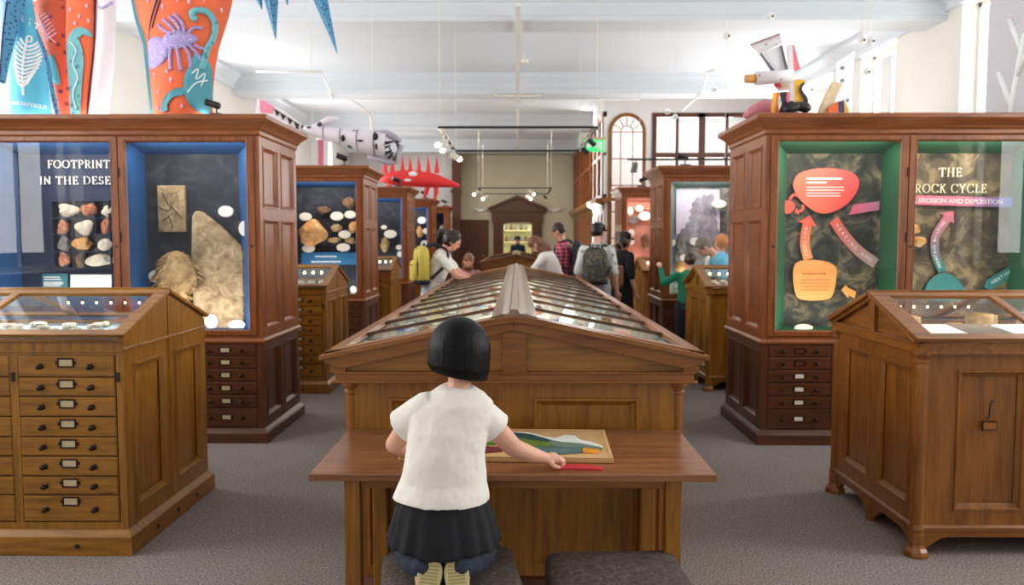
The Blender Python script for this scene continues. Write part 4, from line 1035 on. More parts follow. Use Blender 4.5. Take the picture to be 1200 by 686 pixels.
person(1.38, 10.4, R_(-60), 1.68, 'person in black cap and long black dress beside the third right cabinet', plain('black_dress', (24, 24, 28), .9), plain('black_skirt2', (22, 22, 26), .9), M['hairblack'], M['skin'], lean=.04, tilt=(.15, 0), sleeve=.5, skirt=True, hat=M['black'], hairkind='bob')
t = thing('shoulder_bag', 'tan shoulder bag hanging on the person in black', 'bag', (1.25, 10.16, .92), R_(-15))
b = MB(); b.oval([(Vector((0, 0, z)), (w, 0, 0), (0, .05, 0)) for z, w in ((0, .10), (.05, .13), (.26, .13), (.3, .11))], 20); b.build('bag_body', plain('tan_leather', (140, 100, 66), .6), t, smooth=True)
b = MB(); b.tube(smooth_open([(-.11, 0, .27), (-.04, .03, .5), (.05, .08, .6), (.1, .16, .5)], 5), .012, 6); b.build('strap', plain('tan_strap', (166, 128, 90), .6), t, smooth=True)
person(2.60, 9.36, R_(88), 1.76, 'grey-haired person in light blue shirt bending behind the desk cabinet at right', plain('sky_shirt', (112, 190, 224), .9), khaki, M['hairgrey'], M['skin'], lean=.66, tilt=(.2, 0), sleeve=.5, wide=1.1)
person(2.02, 9.30, R_(5), 1.42, 'child in green jumper with one hand raised against the cabinet glass', plain('green_jumper', (24, 122, 92), .9), dkt, M['hairbrown'], M['skin'], lean=.02, tilt=(.05, 0), sleeve=1, arms={-1: ((-.17, .12, -.12), (-.16, .36, .10))}, side=.05)
person(2.50, 9.64, R_(20), 1.64, 'sandy-haired person in pale top partly behind the light blue shirt', M['whitecloth'], dkt, M['hairblond'], M['skin2'], sleeve=.5)
# ================================================================== CASE CONTENTS
def flat(name, pts, Y, th, mat, label=None, cat=None, group=None, parent=None, smooth_=0, dy=0):
    """outline given as pixels at a known distance, built as a real-size board of thickness th"""
    if smooth_: pts = smooth_closed(pts, smooth_)
    P = [at(x, y, Y) for x, y in pts]; c = Vector((sum(p.x for p in P) / len(P), Y, sum(p.z for p in P) / len(P)))
    if parent is not None: base = Vector(parent.location)
    else: base = c
    o = MB().prism([(p.x - base.x, p.z - base.z) for p in P], Y - base.y - th, Y - base.y).build(name, mat, parent, loc=None if parent is not None else c)
    if parent is None: tag(o, label, cat, group)
    return o
def oval_label(px, py, w, h, Y, label, group, mat=None):
    p = at(px, py, Y); k = scl(Y); b = MB()
    b.oval([(Vector((0, -.012, 0)), (w / 2 * k * .94, 0, 0), (0, 0, h / 2 * k * .94)), (Vector((0, -.008, 0)), (w / 2 * k, 0, 0), (0, 0, h / 2 * k)), (Vector((0, 0, 0)), (w / 2 * k, 0, 0), (0, 0, h / 2 * k))], 24)
    o = b.build('oval_label', mat or M['paper'], loc=p); tag(o, label, 'label', group)
    return o
def rock(px, py, w, h, Y, mat, seed, name, label, cat, group=None, depth=.6, rough=.25, rz=0):
    k = scl(Y); b = MB(); d = min(w, h) / 2 * k * depth; blob(b, (w / 2 * k, h / 2 * k, d), seed, n=26, m=14, rough=rough)
    b.v = [(x, z, y) for x, y, z in b.v]
    o = b.build(name, mat, loc=at(px, py, Y - d), smooth=True); o.rotation_euler = (0, rz, 0); tag(o, label, cat, group); return o
Y1 = 6.285
# left tall cabinet, right pane
t = thing('relief_plaque', 'rectangular tan relief plaque mounted high in the blue cabinet', 'plaque', at(203, 245, Y1))
k = scl(Y1); b = MB(); b.box(-16 * k, 16 * k, -.035, 0, -27 * k, 27 * k); b.build('plaque_block', M['stone_slab'], t, bevel=.004)
b = MB()
for i, (x, z, a, l) in enumerate([(-6, 12, .5, 16), (2, 8, -.4, 18), (6, -2, .7, 20), (-4, -8, -.9, 16), (0, -14, .3, 14), (8, 14, .2, 10), (-8, 0, 1.2, 12)]):
    b.tube(smooth_open([((x - math.sin(a) * l / 2) * k, -.036, (z + math.cos(a) * l / 2) * k), (x * k + .005, -.042, z * k), ((x + math.sin(a) * l / 2) * k, -.036, (z - math.cos(a) * l / 2) * k)], 4), .008, 6)
b.build('carved_relief', M['stone_slab'], t, smooth=True)
sl = flat('stone_slab', [(228, 253), (233, 247), (240, 249), (262, 266), (286, 290), (289, 300), (289, 386), (232, 388), (227, 320)], Y1 - .03, .06, M['stone_slab'], 'large tall tan stone slab with sloping top in the blue cabinet', 'stone slab')
sl.modifiers.new('b', 'BEVEL').width = .012
t = thing('shaggy_fossil', 'rounded shaggy tan fossil below the plaque in the blue cabinet', 'fossil', at(207, 324, Y1 - .12))
b = MB(); blob(b, (.15, .12, .2), 4, n=40, m=24, rough=.06)
b.build('core', M['stone_tan'], t, smooth=True)
b = MB(); random.seed(5)
for i in range(90):
    a = random.uniform(PI * .95, PI * 2.05); e = random.uniform(-1.1, 1.35); p = Vector((.15 * math.cos(a) * math.cos(e), .12 * math.sin(a) * math.cos(e), .2 * math.sin(e)))
    d = Vector((p.x * .5, p.y * .3, -.05)); b.tube([p * .97, p * 1.04 + d * .25, p * 1.03 + d * .8], [.008, .007, .002], 5)
b.build('fibres', M['stone_tan'], t, smooth=True)
for x, y, w, h, n in ((265, 248, 18, 13, 'at the top beside the slab'), (287, 268, 14, 18, 'at the right edge of the slab'), (186, 324, 23, 16, 'beside the shaggy fossil'), (248, 377, 16, 17, 'at the foot of the slab'), (278, 381, 20, 12, 'lowest, at the bottom right corner')):
    oval_label(x, y, w, h, Y1 - .1, 'white oval label %s in the blue cabinet' % n, 'oval labels in the first blue cabinet', M['white'])
# serif lettering from pen strokes
def arc(cx, cy, rx, ry, a0, a1, n=12): return [(cx + rx * math.cos(math.radians(a0 + (a1 - a0) * i / n)), cy + ry * math.sin(math.radians(a0 + (a1 - a0) * i / n))) for i in range(n + 1)]
def sf(x, y, w=.2): return [(x - w / 2, y), (x + w / 2, y)]
GL = {
 'I': (.30, [[(.15, 0), (.15, 1)], sf(.15, 0), sf(.15, 1)]),
 'F': (.62, [[(.17, 0), (.17, 1)], [(.05, 1), (.58, 1), (.58, .84)], [(.17, .52), (.46, .52)], [(.46, .6), (.46, .44)], sf(.17, 0, .24)]),
 'E': (.66, [[(.17, 0), (.17, 1)], [(.05, 1), (.56, 1), (.56, .84)], [(.17, .52), (.46, .52)], [(.46, .6), (.46, .44)], [(.05, 0), (.60, 0), (.60, .17)]]),
 'L': (.60, [[(.17, 0), (.17, 1)], sf(.17, 1), [(.05, 0), (.56, 0), (.56, .18)]]),
 'O': (.95, [arc(.47, .5, .41, .5, 0, 360, 28)]),
 'C': (.86, [arc(.48, .5, .41, .5, 42, 318, 24), [(.79, .98), (.79, .76)], [(.79, .22), (.79, .04)]]),
 'T': (.76, [[(.38, 0), (.38, 1)], [(.05, .84), (.05, 1), (.71, 1), (.71, .84)], sf(.38, 0, .24)]),
 'P': (.68, [[(.17, 0), (.17, 1)], [(.05, 1), (.34, 1)] + arc(.34, .74, .27, .26, 90, -90) + [(.17, .48)], sf(.17, 0, .24)]),
 'R': (.76, [[(.17, 0), (.17, 1)], [(.05, 1), (.34, 1)] + arc(.34, .74, .25, .26, 90, -90) + [(.17, .48)], sf(.17, 0, .24), [(.36, .48), (.66, 0), (.76, 0)]]),
 'N': (.88, [[(.17, 0), (.17, 1)], [(.12, 1), (.72, 0)], [(.72, 0), (.72, 1)], sf(.17, 0), sf(.72, 1)]),
 'H': (.90, [[(.17, 0), (.17, 1)], [(.73, 0), (.73, 1)], [(.17, .5), (.73, .5)], sf(.17, 0, .24), sf(.17, 1, .24), sf(.73, 0, .24), sf(.73, 1, .24)]),
 'D': (.88, [[(.17, 0), (.17, 1)], [(.05, 1), (.36, 1)] + arc(.36, .5, .44, .5, 90, -90, 18) + [(.05, 0)]]),
 'S': (.60, [arc(.3, .745, .2, .245, 35, 270, 12) + arc(.3, .25, .22, .25, 90, -145, 12), [(.47, .98), (.47, .8)], [(.09, .2), (.09, .02)]]),
 'Y': (.80, [[(.08, 1), (.40, .48), (.40, 0)], [(.72, 1), (.40, .48)], sf(.08, 1), sf(.72, 1), sf(.40, 0, .24)]),
 'K': (.80, [[(.17, 0), (.17, 1)], [(.66, 1), (.19, .47)], [(.30, .58), (.68, 0), (.78, 0)], sf(.17, 0, .24), sf(.17, 1, .24), sf(.64, 1)]),
}
def serif(text, x0, x1, z0, z1, Y, mat, parent, name='lettering'):
    h = z1 - z0; total = sum((GL[c][0] + .14) if c != ' ' else .45 for c in text) - .14; sx = (x1 - x0) / total
    b = MB(); cx = 0.0; base = Vector(parent.location)
    for c in text:
        if c == ' ': cx += .45; continue
        w, st = GL[c]
        for pl in st:
            for (ax_, ay), (bx, by) in zip(pl, pl[1:]):
                dx, dy = (bx - ax_), (by - ay); L = math.hypot(dx, dy)
                if L < 1e-6: continue
                wd = .045 + .075 * (abs(dy) / L) ** 1.5; nx, ny = -dy / L * wd / 2, dx / L * wd / 2; ex, ey = dx / L * .012, dy / L * .012
                q = [(ax_ - ex + nx, ay - ey + ny), (bx + ex + nx, by + ey + ny), (bx + ex - nx, by + ey - ny), (ax_ - ex - nx, ay - ey - ny)]
                b.prism([(x0 + (cx + u) * sx - base.x, z0 + v * h - base.z) for u, v in q], Y - .006 - base.y, Y - base.y)
        cx += w + .14
    return b.build(name, mat, parent)
def ser_px(text, pxa, pxb, pyt, pyb, Y, mat, parent):
    a = at(pxa, pyb, Y); e = at(pxb, pyt, Y); return serif(text, a.x, e.x, a.z, e.z, Y, mat, parent)
ltr = plain('raised_letters', (240, 238, 228), .6, var=.01)
t = thing('title_lettering', 'raised white serif words FOOTPRINT IN THE DESE inside the left cabinet', 'lettering', at(95, 200, Y1))
ser_px('FOOTPRINT', 56, 128.5, 188, 197, Y1 - .01, ltr, t); ser_px('IN THE DESE', 47, 129.5, 207, 216, Y1 - .01, ltr, t)
# stone rack, left pane
rk = thing('specimen_rack', 'dark compartment rack holding twelve stones in the left cabinet', 'rack', at(100, 275, Y1))
bx = lambda x: at(x, 275, Y1).x - rk.location.x; bz = lambda y: at(100, y, Y1).z - rk.location.z
b = MB(); b.box(bx(66), bx(133), -.008, 0, bz(314), bz(236)); b.build('back_board', M['black'], rk)
b = MB()
for y in (236, 256, 275, 295, 314): b.box(bx(66), bx(133), -.06, -.008, bz(y) - .004, bz(y) + .004)
for a, y0, y1 in ((66, 236, 314), (83, 256, 314), (94, 236, 256), (116, 236, 275), (133, 236, 314), (101, 295, 314)): b.box(bx(a) - .004, bx(a) + .004, -.06, -.008, bz(y1), bz(y0))
b.build('dividers', M['navy'], rk)
st = [(82, 247, 23, 14, 'stone_pale', 'mottled pale oval'), (104, 246, 17, 14, 'stone_red', 'red-brown square'), (126, 248, 11, 13, 'stone_pale', 'white rounded'),
      (75, 267, 13, 17, 'stone_red', 'pinkish pear-shaped'), (99, 267, 22, 16, 'stone_pale', 'cream star-edged'), (125, 265, 12, 17, 'stone_red', 'flat pink upright'),
      (76, 286, 13, 17, 'stone_grey', 'grey-green oval'), (96, 286, 20, 14, 'stone_orange', 'orange-brown jagged'), (122, 287, 18, 13, 'stone_pale', 'pale wedge-shaped'),
      (76, 304, 13, 17, 'stone_red', 'salmon rounded'), (94, 305, 11, 16, 'stone_brown', 'small dark brown'), (118, 305, 28, 13, 'stone_pale', 'long cream')]
for i, (x, y, w, h, mt, nm) in enumerate(st):
    rock(x, y, w, h, Y1 - .01, M[mt], 20 + i, 'stone', '%s stone in the %s row of the dark rack' % (nm, ['top', 'second', 'third', 'bottom'][i // 3]), 'stone', 'stones in the dark rack', .8, .3)
t = thing('info_card', 'teal information card with pale heading low in the left cabinet', 'sign', at(65, 330, Y1 - .03))
k = scl(Y1); MB().box(-15 * k, 15 * k, -.006, 0, -12 * k, 9 * k).build('card', plain('teal_card', (40, 110, 124), .6), t)
b = MB()
for i, (z, l) in enumerate(((5, 12), (2.5, 13), (-1, 14), (-3, 14), (-5, 12))): b.box(-13 * k, (-13 + l * 1.6) * k, -.008, -.006, (z - .5) * k, (z + .5) * k)
b.build('printed_lines', M['white'], t)
t = flat('info_card', [(83, 322), (131, 322), (131, 342), (83, 342)], Y1 - .03, .006, M['white'], 'large white information card low in the left cabinet', 'sign')
t = thing('screen_reflection', 'pale blue grey-framed panel imitating a screen reflection at far left in the cabinet', 'screen', at(8, 296, Y1 - .02))  # a screen's reflection in the glass, modelled as a coloured panel
MB().frame(-13 * k, 13 * k, -10 * k, 10 * k, .02, -.02, 0).build('frame', M['stone_grey'], t); MB().box(-13 * k, 13 * k, -.008, -.002, -10 * k, 10 * k).build('panel', plain('pale_blue', (120, 160, 190), .5), t)
# ---- right tall cabinet
YG = 6.255
def sign(name, pts, mat, label, dy=.0, sm=5, cat='sign'):
    return flat(name, pts, YG - .012 - dy, .008, mat, label, cat, None, None, sm)
coral = gradmat('coral', (232, 110, 82), (224, 74, 72), (-.2, 0, 0), (.2, 0, 0)); orange = plain('orange_board', (234, 158, 84), .6, var=.03)
s1 = sign('explanation_panel', [(929, 215), (936, 204), (955, 198), (980, 198), (1000, 204), (1006, 213), (1003, 226), (990, 241), (970, 250), (955, 248), (940, 237), (932, 226)], coral, 'large coral blob-shaped panel with small white text, in the green cabinet')
def lines(parent, rows, Y, mat, name='printed_text'):
    b = MB(); base = parent.location; random.seed(len(rows) * 7)
    for x0, x1, y, h in rows:
        x = x0
        while x < x1 - 1:
            w = min(random.uniform(1.6, 4.2), x1 - x); a = at(x, y + h / 2, Y); e = at(x + w, y - h / 2, Y); b.box(a.x - base.x, e.x - base.x, Y - .002 - base.y, Y - base.y, a.z - base.z, e.z - base.z); x += w + .7
    return b.build(name, mat, parent)
yf = YG - .021
lines(s1, [(945, 987, 209.5, 2.2), (945, 969, 214, 2), (945, 989, 219.5, 1), (945, 990, 223, 1), (945, 985, 226.5, 1), (945, 985, 229.8, 1)], yf, M['white'])
s2 = sign('explanation_panel', [(929, 324), (932, 309), (945, 305), (965, 306), (978, 312), (980, 322), (976, 344), (968, 351), (945, 352), (933, 347)], orange, 'orange rounded panel with faint text, low in the green cabinet')
lines(s2, [(940, 968, 321, 1.6), (939, 972, 328, 1), (939, 972, 332, 1), (939, 972, 336, 1), (939, 970, 340, 1)], yf, plain('brown_print', (190, 110, 60), .6))
sign('explanation_panel', [(919, 237), (924, 235), (930, 238), (931, 243), (927, 249), (921, 251), (919, 245)], coral, 'tiny coral blob at the left edge of the green cabinet')
MP = lambda x, y: (x, y)
def arrow_band(name, pts, wid, mat, label, head=True, hl=9, hw=1.7, text=None, tsize=.03, dy=0, tr=0):
    """curved band with an arrow head, points in pixels along its centre line"""
    pts = smooth_open(pts, 5); L = []; R = []
    for i, p in enumerate(pts):
        a = pts[max(i - 1, 0)]; e = pts[min(i + 1, len(pts) - 1)]; d = math.hypot(e[0] - a[0], e[1] - a[1]); n = (-(e[1] - a[1]) / d, (e[0] - a[0]) / d); w = wid / 2
        L.append((p[0] + n[0] * w, p[1] + n[1] * w)); R.append((p[0] - n[0] * w, p[1] - n[1] * w))
    if head:
        p = pts[-1]; a = pts[-2]; d = math.hypot(p[0] - a[0], p[1] - a[1]); u = ((p[0] - a[0]) / d, (p[1] - a[1]) / d); n = (-u[1], u[0])
        L += [(p[0] + n[0] * wid / 2 * hw, p[1] + n[1] * wid / 2 * hw), (p[0] + u[0] * hl, p[1] + u[1] * hl), (p[0] - n[0] * wid / 2 * hw, p[1] - n[1] * wid / 2 * hw)]
    o = flat(name, L + R[::-1], YG - .012 - dy, .006, mat, label, 'arrow sign')
    if text:
        seg = pts if not tr else pts[::-1]
        # place each character along the band
        tot = sum(math.hypot(b_[0] - a_[0], b_[1] - a_[1]) for a_, b_ in zip(seg, seg[1:])); step = tot * .86 / len(text); dist = tot * .07 + step / 2
        chars = []
        for ch in text:
            acc = 0
            for a_, b_ in zip(seg, seg[1:]):
                l = math.hypot(b_[0] - a_[0], b_[1] - a_[1])
                if acc + l >= dist: q = (dist - acc) / l; chars.append((ch, a_[0] + (b_[0] - a_[0]) * q, a_[1] + (b_[1] - a_[1]) * q, math.atan2(b_[1] - a_[1], b_[0] - a_[0]))); break
                acc += l
            dist += step
        for ch, x, y, an in chars:
            if ch == ' ': continue
            p = at(x, y, YG - .019 - dy) - o.location
            mesh_text(ch, tsize, M['white'], o, p, (PI / 2, an, 0), 'letter')
    return o
arrow_band('cycle_arrow', [(947, 304), (943, 288), (944, 272), (946, 263)], 11, gradmat('cool', (234, 150, 84), (228, 82, 72), (0, 0, -.14), (0, 0, .16)), 'orange to coral upward arrow reading COOLING', True, 11, 2.0, 'COOLING', .035)
arrow_band('cycle_arrow', [(977, 258), (990, 277), (1006, 294), (1026, 309)], 12, gradmat('heat', (226, 96, 84), (186, 160, 158), (-.15, 0, .15), (.15, 0, -.15)), 'coral to grey slanting band reading HEATING AND', False, text='HEATING AND', tsize=.038)
flat('cycle_arrow', [(995, 252), (1000, 240), (1030, 236), (1030, 246)], YG - .013, .006, gradmat('pk', (218, 96, 120), (190, 120, 160), (-.1, 0, 0), (.1, 0, 0)), 'pink tapering band to the right of the large coral blob', 'arrow sign')
flat('cycle_arrow', [(986, 340), (991, 334), (993, 337), (1003, 342), (1001, 350), (995, 346), (993, 349)], YG - .013, .006, orange, 'small orange arrowhead just above the desk cabinet gable', 'arrow sign')
arrow_band('cycle_arrow', [(925, 234), (929, 229), (932, 228)], 3, coral, 'tiny coral arrow pointing to the large coral blob', True, 4, 3); arrow_band('cycle_arrow', [(941, 240), (940, 246), (935, 248)], 3, coral, 'tiny coral arrow pointing back at the tiny coral blob', True, 4, 3)
sh = rock(942, 385, 22, 9, YG - .1, M['stone_pale'], 77, 'shell_fossil', 'small white shell-like fossil on the floor of the green cabinet', 'fossil')
t = thing('title_lettering', 'raised pale serif words THE ROCK CYCLE inside the right cabinet', 'lettering', at(1112, 215, YG))
ser_px('THE', 1100, 1127, 197, 207, YG - .01, plain('cream_letters', (240, 230, 196), .6), t); ser_px('ROCK CYCLE', 1072, 1156, 216, 226, YG - .01, plain('cream_letters2', (240, 230, 196), .6), t)
o = flat('title_band', [(1071, 229), (1186, 232), (1186, 243), (1071, 240)], YG - .012, .006, gradmat('band', (206, 108, 128), (96, 120, 190), (0, 0, 0), (.35, 0, 0)), 'pink to blue band reading ING, EROSION AND DEPOSITION', 'sign')
p = at(1117, 236, YG - .02) - o.location; mesh_text('ING, EROSION AND DEPOSITION', .052, M['white'], o, p, (PI / 2, math.radians(1.2), 0))
arrow_band('cycle_arrow', [(1104, 318), (1096, 298), (1096, 278), (1104, 264), (1110, 256)], 10, gradmat('mtn', (40, 118, 122), (206, 108, 128), (0, 0, -.2), (0, 0, .2)), 'teal to pink curved arrow reading MOUNTAIN BUILDING', True, 11, 2.0, 'MOUNTAIN BUILDING', .034)
sign('explanation_panel', [(1083, 345), (1088, 330), (1100, 321), (1112, 321), (1124, 330), (1131, 345), (1120, 352), (1095, 352)], plain('teal_board', (34, 110, 108), .6), 'teal half-round panel low in the right cabinet')
arrow_band('cycle_arrow', [(1188, 316), (1172, 326), (1160, 333)], 12, plain('teal_board2', (40, 120, 118), .6), 'teal slanting arrow reading HEATING', True, 8, 1.3, 'HEATING', .04, tr=1)
rock(1067, 268, 20, 12, YG - .03, M['stone_orange'], 78, 'stone', 'orange stone at the left edge behind the words ROCK CYCLE', 'stone'); rock(1076, 283, 16, 12, YG - .03, M['stone_orange'], 79, 'stone', 'tan stone below the orange one in the right cabinet', 'stone')
# ---- second left cabinet
Y2 = 10.27; o4 = lambda x, y: (340 + x / 4.425, 195 + y / 4.425)
for i, (x, y, w, h, n) in enumerate([(80, 262, 65, 42, 'top left above the big tan rock'), (243, 259, 68, 45, 'top centre'), (312, 251, 60, 40, 'top right'), (283, 354, 65, 40, 'middle right'), (276, 421, 70, 42, 'bottom right'), (96, 426, 68, 42, 'below the big tan rock'), (329, 640, 35, 40, 'lowest, near the floor of the case')]):
    px, py = o4(x, y); oval_label(px, py, w / 4.425, h / 4.425, Y2 - .06, 'white oval label %s in the second left cabinet' % n, 'oval labels in the second left cabinet')
for i, (x, y, w, h, mt, n) in enumerate([(112, 350, 135, 130, 'stone_orange', 'big tan-orange rock'), (175, 228, 62, 44, 'stone_brown', 'dark spiky rock'), (310, 190, 66, 60, 'stone_brown', 'dark brown rock at the upper right'), (238, 320, 56, 38, 'stone_tan', 'small tan oval rock'), (328, 316, 44, 54, 'stone_orange', 'tan rock at the right edge'), (232, 384, 62, 30, 'stone_tan', 'flat tan rock below the centre'), (312, 386, 54, 34, 'stone_tan', 'flat tan rock at the lower right')]):
    px, py = o4(x, y); rock(px, py, w / 4.425, h / 4.425, Y2 - .01, M[mt], 40 + i, 'rock_specimen', n + ' in the second left cabinet', 'rock', 'rocks in the second left cabinet')
t = flat('information_sign', [o4(60, 447), o4(345, 447), o4(345, 510), o4(60, 510)], Y2 - .02, .01, plain('blue_panel', (30, 110, 160), .6), 'blue information panel low in the second left cabinet', 'sign')
lines(t, [(o4(130, 0)[0], o4(240, 0)[0], o4(0, 468)[1], 1.6), (o4(110, 0)[0], o4(270, 0)[0], o4(0, 495)[1], 1.6)], Y2 - .031, M['white'])
Y3 = 14.21
for x, y, w, h, n in ((450, 266.5, 7, 5, 'small, upper left'), (457.5, 274.5, 15, 9.5, 'large, centre'), (468, 290, 8, 6, 'lower right'), (469, 298, 7, 7, 'lowest')): oval_label(x, y, w, h, Y3 - .06, 'pale oval label, %s, in the third left cabinet' % n, 'oval labels in the third left cabinet')
rock(451, 287, 9, 17, Y3, M['stone_tan'], 61, 'rock_specimen', 'upright tan rock in the third left cabinet', 'rock')
Y4 = 18.21
for x, y, w, h, n in ((494.5, 258.5, 10, 8, 'upper'), (499.5, 271, 8, 7, 'middle'), (498, 286, 10, 8, 'lower')): oval_label(x, y, w, h, Y4 - .06, 'pale oval label, %s one, in the fourth left cabinet' % n, 'oval labels in the fourth left cabinet')
rock(492, 272, 7, 12, Y4, M['stone_orange'], 62, 'rock_specimen', 'yellowish rock in the fourth left cabinet', 'rock')
oval_label(518.5, 267, 7, 6, 22.2, 'pale oval label in the fifth, farthest left cabinet', None)
# ---- second right cabinet
Y5 = 10.31; o5 = lambda x, y: (750 + x / 3.27, 170 + y / 3.27)
t = thing('volcano_picture', 'tall picture of a grey smoke plume on a lavender sky in the second right cabinet', 'picture', at(818, 250, Y5 - .01))
flat('sky_print', [o5(138, 170), o5(305, 170), o5(305, 372), o5(138, 372)], Y5 - .01, .01, gradmat('lav', (158, 160, 190), (206, 196, 214), (0, 0, .3), (0, 0, -.1)), parent=t)
flat('smoke_plume', [o5(x, y) for x, y in [(139, 372), (139, 345), (152, 338), (158, 322), (172, 318), (176, 300), (190, 294), (186, 278), (196, 268), (190, 252), (200, 240), (198, 224), (210, 214), (218, 200), (234, 202), (244, 190), (258, 194), (272, 186), (284, 198), (282, 216), (292, 228), (286, 246), (294, 262), (288, 280), (298, 296), (296, 318), (304, 332), (304, 372)]], Y5 - .021, .003, rockmat('plume', (96, 94, 104), (134, 130, 142), (172, 166, 178), 5, .0), parent=t, smooth_=4)
for x, y, w, h, n in ((303, 226, 55, 30, 'at the upper right of the volcano picture'), (215, 370, 50, 30, 'below the volcano picture'), (125, 375, 22, 26, 'small, at the left below the picture'), (165, 432, 26, 24, 'lowest, behind the child in green')):
    px, py = o5(x, y); oval_label(px, py, w / 3.27, h / 3.27, Y5 - .1, 'white oval label %s' % n, 'oval labels in the second right cabinet')
rock(*o5(158, 383), 44 / 3.27, 60 / 3.27, Y5 - .06, M['stone_grey'], 63, 'rock_specimen', 'dark grey rock below the volcano picture', 'rock'); rock(*o5(155, 470), 40 / 3.27, 40 / 3.27, Y5 - .06, M['stone_orange'], 64, 'rock_specimen', 'orange-brown rock behind the child in green', 'rock')
# ---- third right cabinet
Y6 = 14.26; o6 = lambda x, y: (540 + x / 2.6375, 120 + y / 2.6375)
for i, (x, y, w, h, mt, n) in enumerate([(524, 336, 18, 26, 'paper', 'leftmost, tall pale'), (552, 328, 26, 20, 'paper', 'top pale'), (568, 352, 38, 28, 'paper', 'largest pale'), (533, 364, 28, 26, 'stone_grey', 'grey round'), (527, 404, 20, 24, 'paper', 'lower pale'), (527, 430, 20, 22, 'paper', 'lowest pale'), (577, 326, 18, 14, 'stone_red', 'reddish top right')]):
    px, py = o6(x, y); oval_label(px, py, w / 2.6375, h / 2.6375, Y6 - .05, '%s oval disc in the pink third right cabinet' % n, 'oval discs in the pink cabinet', M[mt])
rock(*o6(570, 432), 9, 17, Y6 - .03, M['stone_brown'], 66, 'rock_specimen', 'upright brown rock in the pink third right cabinet', 'rock')
# ---- desk cabinets: fossils, pedestals, bulbs
def bulbs(xs, y, z, lab, gname, r=.0055):
    n = len(xs)
    for i, x in enumerate(xs):
        t = thing('display_bulb', '%s, %s from the aisle' % (lab, ['first', 'second', 'third', 'fourth', 'fifth', 'sixth', 'seventh', 'eighth', 'ninth', 'tenth'][i]), 'lamp', (x, y, z), 0, gname)
        MB().ell((0, 0, 0), (r, r, r * 1.2)).build('bulb', M['led'], t, smooth=True); MB().lathe([(.002, .006), (.003, .010), (.003, .016), (.001, .03)], (0, 0, 0), 10).build('holder', M['bronze'], t)
bulbs([-1.99 - .078 * i for i in range(7)], 4.27, 1.205, 'tiny glowing bulb under the ridge of the nearest left desk cabinet', 'bulbs in the nearest left desk cabinet')
bulbs([2.085 + .074 * i for i in range(6)], 4.27, 1.185, 'tiny glowing bulb under the ridge of the nearest right desk cabinet', 'bulbs in the nearest right desk cabinet')
bulbs([-1.99 - .09 * i for i in range(4)], 8.33, 1.2, 'tiny glowing bulb under the ridge of the second left desk cabinet', 'bulbs in the second left desk cabinet', .012)
bulbs([2.08 + .1 * i for i in range(5)], 8.48, 1.18, 'tiny glowing bulb under the ridge of the second right desk cabinet', 'bulbs in the second right desk cabinet', .012)
bulbs([-1.99 - .09 * i for i in range(3)], 12.4, 1.2, 'tiny glowing bulb under the ridge of the third left desk cabinet', 'bulbs in the third left desk cabinet', .014)
bulbs([2.08 + .1 * i for i in range(4)], 12.5, 1.18, 'tiny glowing bulb under the ridge of the third right desk cabinet', 'bulbs in the third right desk cabinet', .014)
def spiral_fossil(x, y, z, r, label, mat):
    t = thing('ammonite', label, 'fossil', (x, y, z), random.uniform(0, 6), 'coiled fossils in the nearest left desk cabinet')
    b = MB(); pts = []; rr = []
    for i in range(46):
        a = i * .33; q = (i / 45) ** 1.1; pts.append((r * .82 * q * math.cos(a), r * .82 * q * math.sin(a), r * .32)); rr.append(r * (.05 + .24 * q) * (1 + .06 * (i % 2)))
    b.tube(pts, rr, 8); b.build('coil', mat, t, smooth=True); return t
random.seed(21); rws = [('front', 4.03, 9, .032), ('second', 4.12, 7, .042), ('third', 4.23, 6, .042)]
for rn, y, n, r in rws:
    for i in range(n):
        spiral_fossil(-1.99 - (i + .5) * 1.0 / n + random.uniform(-.01, .01) - .02, y, 1.076, r * random.uniform(.8, 1.1), 'coiled pale fossil, %s row of the nearest left desk cabinet, %s from the aisle' % (rn, ['first', 'second', 'third', 'fourth', 'fifth', 'sixth', 'seventh', 'eighth', 'ninth'][i]), M['stone_pale'])
gold = plain('gilt', (170, 130, 60), .4, .3)
for x, y, w, h, n in ((2.21, 4.42, .12, .10, 'left tan'), (2.46, 4.40, .12, .06, 'low middle tan'), (2.62, 4.43, .16, .11, 'right tan')):
    t = thing('pedestal', '%s block stand in the nearest right desk cabinet' % n, 'stand', (x, y, 1.013)); MB().lathe([(w / 2, 0), (w / 2, h), (w / 2 - .004, h + .004)], (0, 0, 0), 24).build('block', M['stone_tan'], t); MB().lathe([(w / 2 - .02, h + .004), (w / 2 - .024, h + .012), (0, h + .013)], (0, 0, 0), 20).build('top_disc', gold, t)
for x, w, n in ((2.17, .32, 'left'), (2.72, .30, 'right')):
    o = MB().prism([(0, 0), (.26, .026), (.26, .030), (0, .004)], -w / 2, w / 2, 'x').build('paper_sheet', M['white'], loc=(x, 4.0, 1.058)); tag(o, 'white sheet lying at the front of the nearest right desk cabinet, %s one' % n, 'paper', 'sheets in the nearest right desk cabinet')
for (X0, Yc, z, s, nm) in ((-1.97, 8.15, 1.076, -1, 'second left'), (2.02, 8.35, 1.072, 1, 'second right')):
    for i in range(4):
        b = MB(); blob(b, (.04, .05, .025), 90 + i); o = b.build('specimen', M['stone_pale'], smooth=True, loc=(X0 + s * (.06 + .11 * i), Yc, z + .025)); tag(o, 'pale specimen in the %s desk cabinet, %s from the aisle' % (nm, ['first', 'second', 'third', 'fourth'][i]), 'specimen', 'specimens in the %s desk cabinet' % nm)
